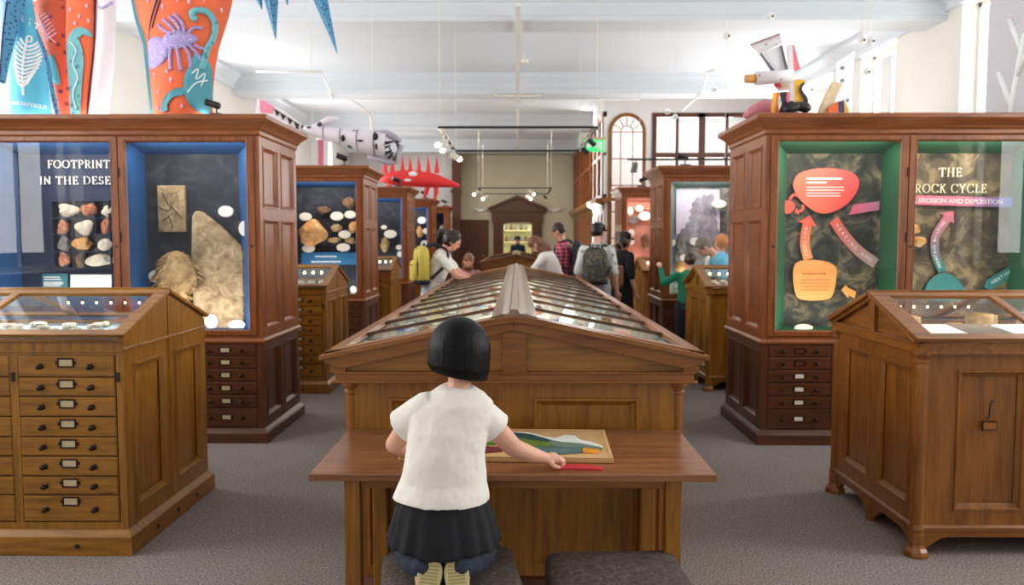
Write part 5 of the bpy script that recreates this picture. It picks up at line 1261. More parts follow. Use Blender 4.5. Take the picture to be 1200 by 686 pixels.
# ================================================================== DECOR ON TOP OF CABINETS
def banner(left, right, Y, bulge, mat, label, th=.012, cat='banner', name='painted_banner', n=14):
    """curved standing panel between two edge curves (pixels at distance Y)"""
    lf = smooth_open(left, 6); rt = smooth_open(right, 6)
    def samp(c, q):
        i = q * (len(c) - 1); a = int(min(i, len(c) - 2)); f = i - a; return (c[a][0] * (1 - f) + c[a + 1][0] * f, c[a][1] * (1 - f) + c[a + 1][1] * f)
    base = at(sum(p[0] for p in (left[-1], right[-1])) / 2, left[-1][1], Y)
    rows = []
    for j in range(n + 1):
        q = j / n; l, r = samp(lf, q), samp(rt, q); row = []
        for i in range(9):
            u = i / 8; x, y = l[0] * (1 - u) + r[0] * u, l[1] * (1 - u) + r[1] * u; p = at(x, y, Y) - base; row.append((p.x, -bulge * math.sin(PI * u), p.z))
        rows.append(row)
    mb = MB(); vs = [p for r in rows for p in r]; fs = []
    for j in range(n):
        for i in range(8): a = j * 9 + i; fs.append((a, a + 1, a + 10, a + 9))
    mb.add(vs, fs); o = mb.build(name, mat, loc=base, smooth=True)
    m = o.modifiers.new('solid', 'SOLIDIFY'); m.thickness = th; m.offset = 0
    if label: tag(o, label, cat)
    def onp(px, py, lift=.008):       # local point on the curved sheet
        q = min(max((py - lf[0][1]) / (lf[-1][1] - lf[0][1] + 1e-6), 0), 1)
        l = min(lf, key=lambda c: abs(c[1] - py))[0]; r = min(rt, key=lambda c: abs(c[1] - py))[0]; u = min(max((px - l) / (r - l + 1e-6), 0), 1)
        p = at(px, py, Y) - base; return (p.x, -bulge * math.sin(PI * u) - lift, p.z)
    return o, onp
def decal(onp, pts, mat, parent, name, lift=.008, sm=0, th=.003, fan=False):
    if sm: pts = smooth_closed(pts, sm)
    if fan:
        cx, cy = sum(p[0] for p in pts) / len(pts), sum(p[1] for p in pts) / len(pts); n = len(pts); vs = []; fs = []
        for q in (1, .66, .33): vs += [onp(cx + (x - cx) * q, cy + (y - cy) * q, lift) for x, y in pts]
        vs.append(onp(cx, cy, lift))
        for r in (0, 1):
            for i in range(n): j = (i + 1) % n; fs.append((r * n + i, r * n + j, r * n + n + j, r * n + n + i))
        for i in range(n): fs.append((2 * n + i, 2 * n + (i + 1) % n, 3 * n))
        o = MB().add(vs, fs).build(name, mat, parent, smooth=True); m = o.modifiers.new('s', 'SOLIDIFY'); m.thickness = .006; m.offset = 0; return o
    f = [onp(x, y, lift) for x, y in pts]; g_ = [(x, y - th, z) for x, y, z in f]; n = len(f)
    return MB().add(f + g_, [tuple(range(n)), tuple(range(2 * n - 1, n - 1, -1))] + [(i, (i + 1) % n, n + (i + 1) % n, n + i) for i in range(n)]).build(name, mat, parent)
def decal_tube(onp, pts, r, mat, parent, name, lift=.009, cnt=6):
    mb = MB()
    for pl in pts: mb.tube([onp(x, y, lift) for x, y in (smooth_open(pl, 4) if len(pl) > 2 else pl)], r, cnt)
    return mb.build(name, mat, parent, smooth=True)
YB = 6.25
sky = plain('sky_cloth', (92, 184, 214), .8, var=.04, scale=6)
bluepat = spotmat('blue_scales', (70, 140, 180), (30, 70, 120), 34, .28); redpat = spotmat('red_pattern', (206, 84, 56), (120, 40, 50), 14, .22)
orn = plain('orange_cloth', (238, 110, 68), .75, var=.07, scale=5); turq = spotmat('turquoise_cloth', (110, 182, 190), (70, 140, 160), 18, .25); whc = plain('white_cloth', (240, 236, 244), .8, var=.03)
wh = plain('white_paint', (244, 246, 246), .7, var=.01); lil = spotmat('lilac_spider', (164, 150, 206), (206, 196, 232), 60, .28); teal = plain('teal_paint', (80, 160, 176), .7, var=.08, scale=12); rim = plain('dark_outline', (40, 50, 80), .7); pinkp = plain('pink_paint', (232, 180, 200), .7)
o, f = banner([(-22, -10), (-12, 60), (-6, 146)], [(8, 0), (14, 60), (16, 146)], YB + .16, .03, whc, 'white cloth edge at far left on top of the left cabinet')
o, f = banner([(27, -25), (12, 40), (11, 100), (12, 147)], [(33, -25), (47, 50), (57, 100), (61, 147)], YB, .06, sky, 'light blue banner with a white fern leaf and lettering on the left cabinet')
stem = [(37, 48), (34, 70), (33, 95), (34, 113)]
lv = []
for i in range(11):
    q = i / 10; y = 52 + q * 46; x = 36.5 - 3.2 * q + (2.2 * (1 - q)); L = 5 + 9 * math.sin(PI * min(1, q * .8 + .12))
    lv.append([(x, y + 5), (x - L * .6, y + 1.5), (x - L, y - 5)]); lv.append([(x, y + 5), (x + L * .6, y + 1.5), (x + L, y - 4)])
decal_tube(f, [stem], .008, wh, o, 'fern_stem'); decal_tube(f, lv, .009, wh, o, 'fern_leaflets'); decal_tube(f, [[(36, 50), (38, 44), (41, 46), (40, 51), (38, 50)]], .007, wh, o, 'fern_tip')
for ch, x, y in zip('EAST', (25, 31, 37.5, 44), (21, 24, 28, 33)): mesh_text(ch, .085, wh, o, f(x, y, .012), (PI / 2, .35, 0), 'letter')
for i, ch in enumerate('CARBONIFEROUS'): mesh_text(ch, .040, wh, o, f(18 + i * 3.15, 121.5 + i * .45, .012), (PI / 2, .13, 0), 'letter')
o, f = banner([(0, -10), (0, 12), (3, 60), (4, 98)], [(32, -10), (28, 10), (14, 60), (5.5, 98)], YB - .1, .05, bluepat, 'blue scaled spike hanging point-down at the far left over the cabinet', cat='spike', name='paper_spike')
decal_tube(f, [[(14, 4), (9, 40), (5, 92)]], .006, rim, o, 'centre_line')
o, f = banner([(36, 5), (50, 50), (62, 100), (72, 147)], [(80, -8), (79, 50), (82, 100), (84, 147)], YB + .1, .05, redpat, 'red patterned banner with white plant sprays, left of centre on the left cabinet')
decal_tube(f, [[(48, 18), (58, 40), (70, 52)]] + [[(50 + i * 2.3, 22 + i * 4), (60 + i * 1.7, 17 + i * 3.8)] for i in range(7)] + [[(50 + i * 2.3, 22 + i * 4), (52 + i * 1.6, 36 + i * 3)] for i in range(6)], .005, pinkp, o, 'plant_spray')
decal(f, [(60, 74), (66, 66), (72, 80), (75, 100), (68, 98), (61, 86)], teal, o, 'leaf', lift=.014, sm=4, fan=True)
o, f = banner([(41, 35), (52, 70), (58, 100), (68, 147)], [(44, 35), (57, 70), (62, 100), (72, 147)], YB - .08, .02, bluepat, 'narrow blue scaled strip slanting down beside the fern banner')
o, f = banner([(79, -10), (78, 50), (82, 100), (83, 147)], [(110, -10), (109, 50), (104, 100), (99, 147)], YB - .04, .015, orn, 'orange banner with a turquoise wave standing beside the fern banner')
decal(f, [(82, 44), (88, 36), (98, 33), (107, 38), (109, 44), (100, 42), (95, 47), (99, 60), (100, 76), (98, 100), (95, 140), (86, 140), (82, 100), (80, 70), (80, 52)], turq, o, 'turquoise_wave', lift=.014, sm=4)
decal_tube(f, [[(84, 50), (92, 60), (88, 75), (94, 92), (88, 110), (92, 128)]], .004, wh, o, 'white_line', .02)
drp = [(84, 12), (95, 20), (103, 8), (90, 28), (105, 25)]
b = MB()
for x, y in drp: p = f(x, y, .012); b.ell(p, (.010, .005, .017))
b.build('droplets', pinkp, o, smooth=True)
o, f = banner([(108, -10), (107, 60), (101, 147)], [(114, -10), (110, 60), (103, 147)], YB - .02, .01, plain('plum', (120, 40, 60), .8), 'thin plum-red strip between the orange and the white banner')
o, f = banner([(116, -10), (111, 50), (106, 100), (101, 147)], [(136, -10), (135, 50), (131, 100), (126, 147)], YB, .05, whc, 'white banner with a faint lilac top, right of the orange one')
decal_tube(f, [[(116, 6), (124, 12), (134, 4)]], .012, plain('lilac', (190, 180, 220), .8), o, 'lilac_swirl')
o, f = banner([(155, -15), (162, 20), (172, 50), (177, 100), (181, 147)], [(276, -15), (268, 20), (256, 60), (250, 100), (249, 147)], YB, .14, orn, 'big orange banner with a lilac spider on the left cabinet', n=20)
decal(f, [(155, -15), (162, 20), (172, 50), (177, 100), (181, 147), (178, 147), (173, 100), (168, 52), (158, 22), (151, -15)], teal, o, 'blue_border', .004)
decal_tube(f, [[(199, -12), (190, 10), (180, 35), (176, 60)], [(204, -12), (194, 12), (184, 36)]], .006, rim, o, 'seam')
decal(f, [(176, 52), (184, 47), (196, 48), (205, 54), (208, 64), (203, 75), (193, 81), (181, 82), (176, 78)], lil, o, 'spider_abdomen', .012, 4, fan=True)
decal(f, [(200, 50), (208, 44), (220, 42), (230, 44), (238, 48), (236, 54), (226, 60), (212, 63), (202, 60)], lil, o, 'spider_head', .015, 4, fan=True)
legs = [[(212, 46), (200, 40), (194, 34)], [(216, 44), (207, 34), (200, 29)], [(221, 43), (215, 32), (208, 26)], [(225, 44), (222, 32), (214, 23)], [(228, 46), (234, 38), (243, 37)], [(234, 57), (240, 60), (247, 60)],
        [(210, 60), (209, 74), (210, 87)], [(217, 61), (219, 74), (221, 88)], [(224, 59), (229, 68), (231, 84)], [(229, 57), (236, 66), (240, 74)]]
decal_tube(f, legs, .013, lil, o, 'spider_legs', .012)
tent = [(238, 28), (234, 26), (234, 20), (240, 17), (248, 18), (254, 26), (255, 36), (252, 48), (247, 58), (244, 70), (240, 84)]
decal_tube(f, [tent], .026, turq, o, 'tentacle', .012)
decal(f, [(236, 66), (243, 70), (249, 78), (250, 95), (248, 132), (236, 132), (226, 118), (224, 100), (229, 82)], teal, o, 'blue_bud', .016, 4, fan=True)
decal(f, [(196, 133), (200, 120), (210, 111), (223, 107), (224, 115), (214, 118), (206, 126), (206, 133)], teal, o, 'blue_petal', .018, 4)
decal_tube(f, [[(232, 90), (238, 84), (236, 96), (244, 88), (240, 104)], [(228, 112), (236, 100), (246, 96)]], .005, wh, o, 'bud_lines', .02)
b = MB()
for x, y in [(200, 14), (218, 6), (180, 4), (245, 4), (262, 14), (186, 90), (192, 110), (205, 88), (210, 98), (190, 128), (222, 128), (230, 8)]: p = f(x, y, .012); b.ell(p, (.011, .006, .02))
b.build('droplets', pinkp, o, smooth=True)
# spotlights standing on cabinets
def spot_lamp(p, rz, label, s=1.0):
    t = thing('spot_lamp', label, 'spotlight', p, rz, None); MB().box(-.07 * s, .07 * s, -.05 * s, .05 * s, 0, .05 * s).build('base', M['black'], t, bevel=.006)
    MB().tube([(0, 0, .05 * s), (0, 0, .10 * s), (-.03 * s, 0, .14 * s)], .010 * s, 8).build('arm', M['black'], t)
    b = MB(); b.oval([(Vector((-.13 * s, 0, .19 * s)), (.010 * s, 0, .04 * s), (0, .042 * s, 0)), (Vector((.03 * s, 0, .14 * s)), (.010 * s, 0, .04 * s), (0, .042 * s, 0)), (Vector((.045 * s, 0, .135 * s)), (.006 * s, 0, .025 * s), (0, .027 * s, 0))], 16); b.build('head', M['black'], t, smooth=False)
    return t
ZT = 2.475
spot_lamp((-2.28, 6.02, ZT), 0, 'black spotlight on the nearest left cabinet beside the orange banner', .62)
for px, Y, nm, s_ in ((404, 10.3, 'second left cabinet', .9), (467, 14.2, 'third left cabinet', .9), (499, 18.2, 'fourth left cabinet', .9), (522, 22.2, 'fifth left cabinet', .9)):
    spot_lamp((at(px, 230, Y).x, Y, ZT), .6, 'black spotlight on top of the %s' % nm, s_)
spot_lamp((at(752, 220, 14.2).x, 14.2, ZT), 2.6, 'black spotlight on top of the third right cabinet', .95)
spot_lamp((at(803, 190, 10.2).x, 10.2, ZT), .2, 'black spotlight on top of the second right cabinet, under the thin bar', .85)
# track lighting frames
def track_frame(x0, x1, y0, y1, z, label, heads, sc=1):
    t = thing('track_light', label, 'track light', ((x0 + x1) / 2, (y0 + y1) / 2, z)); hx, hy = (x1 - x0) / 2, (y1 - y0) / 2; r = .02 * sc
    for a in ((-hx, hx, -hy - r, -hy + r), (-hx, hx, hy - r, hy + r), (-hx - r, -hx + r, -hy, hy), (hx - r, hx + r, -hy, hy)): MB().box(a[0], a[1], a[2], a[3], -.025, .0).build('rail', M['black'], t)
    for sx in (-1, 1):
        for sy in (-1, 1): MB().tube([(sx * hx, sy * hy, 0), (sx * hx, sy * hy, HC - z)], .004, 5).build('wire', M['paper'], t)
    for (x, y, lit, dx) in heads:
        b = MB(); b.tube([(x, y, -.02), (x, y, -.09)], .009, 6); q = 1 if lit else .6; b.oval([(Vector((x - dx * .07 * q, y, -.08)), (0, .045 * q, 0), (.035 * q, 0, .03 * q)), (Vector((x + dx * .07 * q, y, -.15)), (0, .05 * q, 0), (.04 * q, 0, .035 * q))], 14)
        hd = b.build('spot_head', M['black'] if not lit else M['paper'], t)
        if lit: MB().ell((x + dx * .07, y, -.155), (.035, .035, .03)).build('lit_lens', M['spotglow'], hd, smooth=True)
    return t
track_frame(-.90, .92, 9.2, 11.6, 2.86, 'large black rectangular track light frame hung over the long case', [(-.91, -.7, 1, -1), (-.91, -.1, 1, -1), (-.91, .5, 0, -1), (-.91, 1.0, 1, 1), (.91, -.6, 0, 1), (.91, .3, 0, 1)])
track_frame(-.93, .82, 19.0, 21.4, 2.80, 'small far track light frame hung before the pedimented portal', [(-.92, -1.0, 1, -1), (-.8, 1.1, 1, -1), (.38, -1.15, 1, 1), (.35, 1.1, 1, 1), (.80, .9, 0, 1)])
t = thing('track_light_bar', 'thin black lighting bar above the second right cabinet', 'track light', (at(735, 187, 9.75).x, 9.75, at(735, 187, 9.75).z)); MB().box(0, 1.45, -.012, .012, -.012, .012).build('rail', M['black'], t)
for x in (.15, 1.2): MB().tube([(x, 0, 0), (x, 0, HC - t.location.z)], .003, 5).build('wire', M['paper'], t)
MB().tube([(.1, 0, 0), (.1, 0, -.05)], .008, 6).oval([(Vector((.1, 0, -.04)), (.035, 0, 0), (0, .035, 0)), (Vector((.08, 0, -.16)), (.04, 0, 0), (0, .04, 0))], 12).build('spot_head', M['stone_grey'], t)
# exit sign
p = at(696, 171, 16.1)
t = thing('exit_sign', 'green running-figure exit sign hung by the corridor corner', 'sign', p); grn = plain('sign_green', (40, 190, 110), .5, emit=.9)
MB().box(-.2, .2, -.03, .03, -.12, .12).build('sign_box', grn, t, bevel=.005)
b = MB(); b.ell((.06, -.034, .065), (.018, .004, .018)); b.tube([(.055, -.034, .045), (.04, -.034, 0)], .014, 6); b.tube([(.04, -.034, 0), (.075, -.034, -.03), (.06, -.034, -.08)], .010, 6); b.tube([(.04, -.034, 0), (.01, -.034, -.04), (-.02, -.034, -.04)], .010, 6); b.tube([(.05, -.034, .035), (.085, -.034, .01)], .007, 6); b.tube([(.05, -.034, .035), (.015, -.034, .02), (.0, -.034, .04)], .007, 6)
b.build('running_figure', wh, t, smooth=True)
b = MB(); b.box(.10, .16, -.034, -.03, -.09, .09); b.build('door_symbol', wh, t); b = MB(); b.prism([(-.16, 0), (-.10, .05), (-.10, .018), (-.04, .018), (-.04, -.018), (-.10, -.018), (-.10, -.05)], -.034, -.03); b.build('arrow', wh, t)
MB().box(-.24, .24, -.035, .035, .125, .17).build('housing', M['oldpaper'], t); MB().tube([(-.1, 0, .17), (-.1, 0, HC - p.z)], .006, 5).tube([(.1, 0, .17), (.1, 0, HC - p.z)], .006, 5).build('hanger', M['paper'], t)
# ceiling conduits
def conduit(pts, z, r, label):
    P = [onz(x, y, z) for x, y in pts]; c = P[0]; o = MB().tube([p - c for p in P], r, 8).build('ceiling_conduit', M['white'], loc=c, smooth=True); tag(o, label, 'pipe'); return o
t = thing('ceiling_conduit', 'white lighting track running along the middle of the ceiling beams', 'pipe', (.01, 9, 4.16)); MB().box(-.03, .03, 0, 15.2, 0, .04).build('rail', M['white'], t)
MB().box(-.42, .42, 5.5, 5.56, -.01, .03).box(-.30, .30, 6.1, 6.16, -.01, .03).build('cross_bar', M['paper'], t); b = MB(); b.tube([(.09, 2.2, .0), (.09, 2.2, -.08)], .015, 6); b.ell((.10, 2.2, -.11), (.05, .05, .04)); b.build('spot_head', M['paper'], t, smooth=True)
conduit([(300, 84), (377, 84), (381, 92), (390, 116)], 4.185, .018, 'thin white bent conduit under the ceiling, left of the middle')
conduit([(412, 117), (424, 125), (434, 136), (437, 155)], 4.185, .02, 'thin white bent conduit above the striped fish sculpture'); conduit([(415, 117.5), (500, 117.5), (600, 117), (750, 117)], 4.185, .012, 'thin horizontal conduit across the ceiling behind the middle')
conduit([(838, 82), (828, 84), (824, 108), (800, 130)], 4.185, .018, 'thin white bent conduit under the ceiling at the right')
for (x, y), n in zip([(782, 131), (791, 137), (852, 42), (903, 19), (1010, 47), (1021, 48), (837, 105), (1016, 84)], ['upper left of the glazed screen', 'above the glazed screen', 'left of the paper sculpture', 'highest, near the picture top', 'left one of the pair at upper right', 'right one of the pair at upper right', 'right of the bent conduit', 'beside the grey hanging panel']):
    Y = 9.4 if y < 100 else 13; p = at(x, y, Y); t = thing('ceiling_spot', 'small white spot lamp on a wire, %s' % n, 'spotlight', p)
    MB().ell((0, 0, 0), (.045, .045, .045)).build('shade', M['white'], t, smooth=True); MB().lathe([(.0, -.049), (.014, -.046), (.014, -.03)], (.012, 0, -.01), 10, 'y').build('lens', M['black'], t); MB().tube([(0, 0, .04), (0, 0, HC - p.z)], .004, 5).build('wire', M['paper'], t)
# hanging blue spikes
t = thing('spiked_paper_creature', 'blue patterned paper spikes hanging from above the picture, left of the middle', 'sculpture', at(350, -40, 6.3))
L0 = t.location
for pts, r in (([(315, -45), (318, 0), (323, 46)], .055), ([(366, -45), (376, 0), (395, 62)], .055), ([(300, -45), (304, 0), (307, 11)], .022), ([(332, -45), (335, -10), (337, 6)], .022)):
    P = [at(x, y, 6.3) - L0 for x, y in pts]; o = MB().tube(P, [r * 1.5, r, .004], 4).build('spike', bluepat, t)
MB().chain([at(280, -60, 6.3) - L0, at(350, -75, 6.3) - L0, at(400, -60, 6.3) - L0], [.1, .16, .08]).tube([(0, 0, .1), (0, 0, HC - L0.z - .012)], .004, 5).build('creature_body', bluepat, t, smooth=True)
# striped fish skeleton lantern
YF = 8.4; t = thing('fish_sculpture', 'black and white paper fish sculpture with open toothed jaws', 'sculpture', at(400, 160, YF)); L0 = t.location; kf = scl(YF)
fw = spotmat('fish_paper', (226, 222, 232), (60, 60, 70), 7, .17)
cl = [(352, 148, 1.5), (365, 152, 5), (380, 156.5, 7.5), (400, 160.5, 9.5), (420, 165, 12), (440, 169, 14), (452, 170, 13)]
pts = [at(x, y, YF) - L0 for x, y, r in cl]; MB().tube(pts, [r * kf for _, _, r in cl], 14).build('body_shell', fw, t, smooth=True)
b = MB()
for i in (2, 3, 4, 5):
    x, y, r = cl[i]; p = at(x, y, YF) - L0; b.oval([(p + Vector((-.006, 0, 0)), (0, r * kf * 1.03, 0), (0, 0, r * kf * 1.03)), (p + Vector((.006, 0, 0)), (0, r * kf * 1.03, 0), (0, 0, r * kf * 1.03))], 18)
b.build('hoops', plain('grey_hoops', (110, 104, 116), .6), t)
tailm = MB(); tp = [(308, 118), (322, 126), (340, 138), (354, 147)]
tailm.prism([(at(x, y, YF) - L0).xz[:] for x, y in [(302, 116), (311, 118), (332, 130), (354, 146), (353, 150), (335, 146), (318, 138), (300, 134)]], -.02, .02); tailm.build('tail', whc, t)
tm = MB()
for i, (x, y) in enumerate([(322, 127.5), (329, 132), (337, 137), (345, 142)]): tm.prism([(at(a, c_, YF) - L0).xz[:] for a, c_ in [(x, y), (x + 7, y + 4.5), (x + 3, y + 9)]], -.03, .03)
tm.prism([(at(a, c_, YF) - L0).xz[:] for a, c_ in [(360, 149), (366, 149), (363, 152)]], -.05, .05); tm.build('tail_triangles', M['black'], t)
MB().prism([(at(x, y, YF) - L0).xz[:] for x, y in [(305, 117), (312, 119), (322, 126), (320, 134), (306, 132)]], -.026, .026).build('pink_patch', plain('pink_paper', (240, 150, 176), .8), t)
bt = lambda P, r: MB().tube([at(x, y, YF) - L0 for x, y in P], r, 8)
b = MB(); b.tube([at(x, y, YF) - L0 for x, y in [(364, 149), (378, 144), (386, 141), (396, 138)]], [.01, .03, .045, .012], 10); b.build('fin', fw, t, smooth=True)
jw = plain('jaw_paper', (170, 166, 180), .6, var=.15); b = MB()
for P, r in (([(440, 157), (452, 156), (462, 161), (468, 167)], .035), ([(431, 184), (445, 187), (455, 191), (464, 190), (470, 170)], .03), ([(448, 178), (456, 189), (462, 190)], .02), ([(456, 172), (461, 186)], .012), ([(450, 168), (468, 164)], .014)): b.tube([at(x, y, YF) - L0 for x, y in P], r, 8)
b.build('jaws', jw, t, smooth=True)
b = MB()
for x, y, e, g2 in ((449, 174, 458, 170), (452, 168, 462, 166), (452, 180, 460, 176), (455, 186, 461, 178), (462, 189, 465, 180), (465, 165, 466, 174)): b.tube([at(x, y, YF - .03) - L0, at(e, g2, YF - .03) - L0], [.022, .003], 6)
b.build('teeth', M['black'], t); 
for (x_, y_, d_, r_) in ((440, 160, .12, (.03, .02, .04)), (402, 162, .09, (.025, .01, .035)), (441, 172, .13, (.015, .01, .035)), (422, 165, .12, (.035, .012, .012))): MB().ell(at(x_, y_, YF - d_) - L0, r_).build('painted_mark', M['black'], t, smooth=True)

MB().tube([at(437, 155, YF) - L0, Vector((at(437, 155, YF).x - L0.x, 0, HC - L0.z - .012))], .004, 5).tube([at(366, 150, YF) - L0, Vector((at(366, 150, YF).x - L0.x, 0, HC - L0.z - .012))], .004, 5).build('wire', M['paper'], t)
# red spiny creature
YR = 16.2; t = thing('spiny_creature_sculpture', 'bright red spiny paper creature hung high at the far left', 'sculpture', at(492, 212, YR)); L0 = t.location; kr = scl(YR)
red = plain('bright_red', (238, 52, 56), .6, var=.08, scale=3); cl = [(446, 210, 4), (460, 209, 8), (475, 209, 9.5), (492, 210, 9.5), (510, 212, 8), (525, 215, 5), (538, 218, 2)]
MB().tube([at(x, y, YR) - L0 for x, y, r in cl], [r * kr for *_, r in cl], 14).build('body_shell', red, t, smooth=True)
for x in (451, 460, 472, 481, 491, 502, 512): MB().tube([at(x, 203, YR) - L0, at(x, 194, YR) - L0, at(x - .5, 183, YR) - L0], [.06, .035, .004], 6).build('spine', red, t)
for P in ([(502, 217), (499, 226), (497, 232)], [(511, 217), (511, 226), (509, 236)], [(456, 217), (455, 228)]): MB().tube([at(x, y, YR) - L0 for x, y in P], [.06, .05, .02][:len(P)], 6).build('leg', red, t)
b = MB(); b.ell(at(484, 204, YR - .15) - L0, (.09, .02, .05)); b.ell(at(478, 211, YR - .15) - L0, (.08, .02, .03)); b.build('white_marks', wh, t, smooth=True)
MB().tube([at(465, 205, YR) - L0, Vector((at(465, 205, YR).x - L0.x, 0, HC - L0.z - .012))], .005, 5).tube([at(520, 212, YR) - L0, Vector((at(520, 212, YR).x - L0.x, 0, HC - L0.z - .012))], .005, 5).build('wire', M['paper'], t)
o = flat('striped_banner', [(364, 164), (385, 164), (385, 300), (364, 300)], 20, .02, wh, 'white banner with one pink stripe behind the fish sculpture', 'banner')
flat('pink_stripe', [(373, 164), (379, 164), (379, 300), (373, 300)], 19.97, .006, plain('pink_stripe', (240, 130, 160), .8), parent=o)
# paper sculpture on the right cabinet
YS = 6.2; t = thing('paper_sculpture', 'collaged paper figure of tilted sheets, stripes and tubes on the right cabinet', 'sculpture', (at(925, 146, YS).x, YS, ZT)); L0 = t.location
os_ = lambda x, y: (860 + x / 6.233, 30 + y / 6.233)
def piece(name, P, mat, dy=0, th=.012): return flat(name, [os_(*p) for p in P], YS + dy, th, mat, parent=t)
shw = plain('sketch_white', (226, 226, 230), .8, var=.04, scale=14); stp = spotmat('sketch_lines', (222, 216, 220), (176, 160, 168), 16, .16)
piece('tilted_sheet', [(118, 142), (330, 64), (352, 128), (190, 208)], stp, .03); piece('sheet_edge', [(118, 138), (330, 60), (335, 68), (122, 147)], plain('dusky_edge', (150, 120, 120), .8), .02, .02)
piece('kite_sheet', [(190, 205), (345, 145), (388, 322), (285, 338)], shw, .0); piece('dark_edge', [(186, 208), (196, 204), (300, 335), (270, 335)], plain('slate_edge', (110, 108, 120), .8), -.02); piece('dark_edge', [(336, 150), (350, 146), (392, 320), (376, 322)], plain('slate_edge2', (120, 112, 124), .8), -.02)
piece('pink_sheet', [(418, 142), (436, 146), (482, 318), (440, 332), (412, 330)], plain('pink_card', (226, 120, 124), .8), .01); piece('white_post', [(385, 150), (418, 150), (428, 340), (440, 640), (412, 640), (392, 340)], shw, -.03, .03)
b = MB(); b.tube([at(*os_(160, 385), YS - .06) - L0, at(*os_(430, 368), YS - .06) - L0], [.055, .045], 12); b.build('wrapped_tube', stp, t, smooth=True)
b = MB(); b.tube([at(*os_(82, 390), YS - .06) - L0, at(*os_(168, 387), YS - .06) - L0], [.03, .035], 10); b.build('orange_end', plain('amber', (226, 168, 96), .7), t, smooth=True)
piece('cream_wing', [(300, 345), (380, 322), (400, 470), (330, 478), (290, 440)], plain('cream_card', (238, 222, 206), .8), .02); piece('red_stroke', [(292, 428), (335, 420), (345, 450), (310, 455)], plain('red_card', (190, 60, 50), .8), -.01)
yc = plain('yellow_card', (240, 184, 66), .75); bc = plain('black_card', (40, 44, 50), .7); oc = plain('orange_card', (236, 116, 60), .75); pc = plain('rose_card', (226, 110, 130), .75)
piece('yellow_panel', smooth_closed([(440, 405), (515, 400), (512, 430), (480, 470), (520, 540), (515, 580), (450, 575), (440, 500)], 3), yc, -.05)
piece('black_wave', smooth_closed([(495, 425), (515, 420), (495, 470), (540, 540), (530, 640), (505, 640), (512, 550), (476, 475)], 3), bc, -.07)
for nm, P, m_ in (('yellow_stripe', [(285, 495), (310, 490), (296, 640), (270, 640)], yc), ('orange_stripe', [(308, 490), (335, 490), (318, 560), (330, 645), (296, 645)], oc), ('black_stripe', [(330, 490), (385, 485), (378, 540), (400, 600), (380, 645), (324, 645), (350, 570)], bc), ('rose_stripe', [(382, 485), (404, 490), (398, 540), (420, 600), (405, 645), (380, 645), (396, 596), (376, 540)], pc)): piece(nm, P, m_, -.08)
b = MB(); b.chain([at(*os_(400, 610), YS - .12) - L0, at(*os_(470, 590), YS - .12) - L0, at(*os_(525, 600), YS - .12) - L0], [.05, .035, .04]); b.cap(at(*os_(420, 580), YS - .12) - L0, at(*os_(440, 640), YS - .12) - L0, .03, .03); b.build('black_coupling', M['black'], t, smooth=True)
o = t
t = thing('paper_sculpture', 'tan slanting card beam and small striped block at the right of the collaged figure', 'sculpture', (at(978, 146, YS).x, YS, ZT)); L0 = t.location
piece('slanting_beam', [(705, 420), (778, 432), (650, 700), (580, 700)], plain('tan_card', (222, 202, 164), .8), 0, .05); piece('orange_block', [(672, 612), (740, 562), (752, 700), (665, 700)], oc, -.03, .05); piece('blue_block', [(745, 562), (782, 556), (790, 700), (752, 700)], plain('indigo_card', (70, 74, 110), .8), -.03, .05); piece('yellow_block', [(784, 548), (822, 620), (826, 700), (792, 700)], yc, -.03, .05)
o = flat('hanging_panel', [(979, 74), (1001, 60), (998, 90), (996, 146), (979, 146)], 6.7, .02, plain('lavender_panel', (214, 214, 226), .8, var=.02), 'pale grey slanted panel with round studs above the right cabinet', 'panel')
b = MB()
for x, y in ((987, 80), (987, 95), (993, 118)): p = at(x, y, 6.67) - o.location; b.lathe([(0, -.02), (.016, -.012), (.016, 0)], p, 10, 'y')
b.build('studs', M['stone_grey'], o)
t = thing('pink_paper_arc', 'low pink ribbed paper arc at the left end of the right cabinet top', 'sculpture', (at(890, 146, YS + .1).x, YS + .1, ZT)); L0 = t.location
b = MB(); b.tube([at(x, y, YS + .1) - L0 for x, y in [(872, 137), (882, 131), (895, 127), (908, 127)]], [.02, .05, .07, .06], 10); b.build('arc_shell', plain('dusty_pink', (206, 130, 138), .8, var=.12, scale=30), t, smooth=True)
# pale banner on the right wall
b = MB(); b.box(5.06, 5.1, 7.35, 8.62, 2.2, 4.25)
o = b.build('wall_banner', plain('mauve_banner', (206, 204, 210), .85, var=.02)); tag(o, 'pale mauve banner with a faint white plant at the upper right edge', 'banner')
b = MB()
for P in ([(5.055, 8.2, 2.4), (5.055, 8.15, 3.0), (5.055, 8.0, 3.6)], [(5.055, 8.17, 2.9), (5.055, 8.4, 3.3)], [(5.055, 8.1, 3.2), (5.055, 7.8, 3.6)], [(5.055, 8.05, 3.45), (5.055, 8.25, 3.8)]): b.tube(P, [.03] * len(P), 6)
b.build('plant_motif', wh, o, smooth=True)
# ================================================================== LIGHT, WORLD, CAMERA
def area(name, loc, rot, sx, sy, e, col=(1, 1, 1), spread=None):
    l = bpy.data.lights.new(name, 'AREA'); l.shape = 'RECTANGLE'; l.size = sx; l.size_y = sy; l.energy = e; l.color = col
    if spread: l.spread = spread
    o = bpy.data.objects.new(name, l); COL.objects.link(o); o.location = loc; o.rotation_euler = rot; return o
for X, s, wins in ((WX, 1, WR), (-WX, -1, WL)):
    for a, e in wins:
        area('window_daylight', (X + s * .5, (a + e) / 2, 2.9), (0, s * PI / 2 * 1.0, 0) if s > 0 else (0, -PI / 2, 0), 3.0, (e - a), WINL * (e - a), (1, .98, .95))
area('window_daylight', (3.3, 18.6, 3.0), (-PI / 2, 0, 0), 3.5, 3.2, 260)
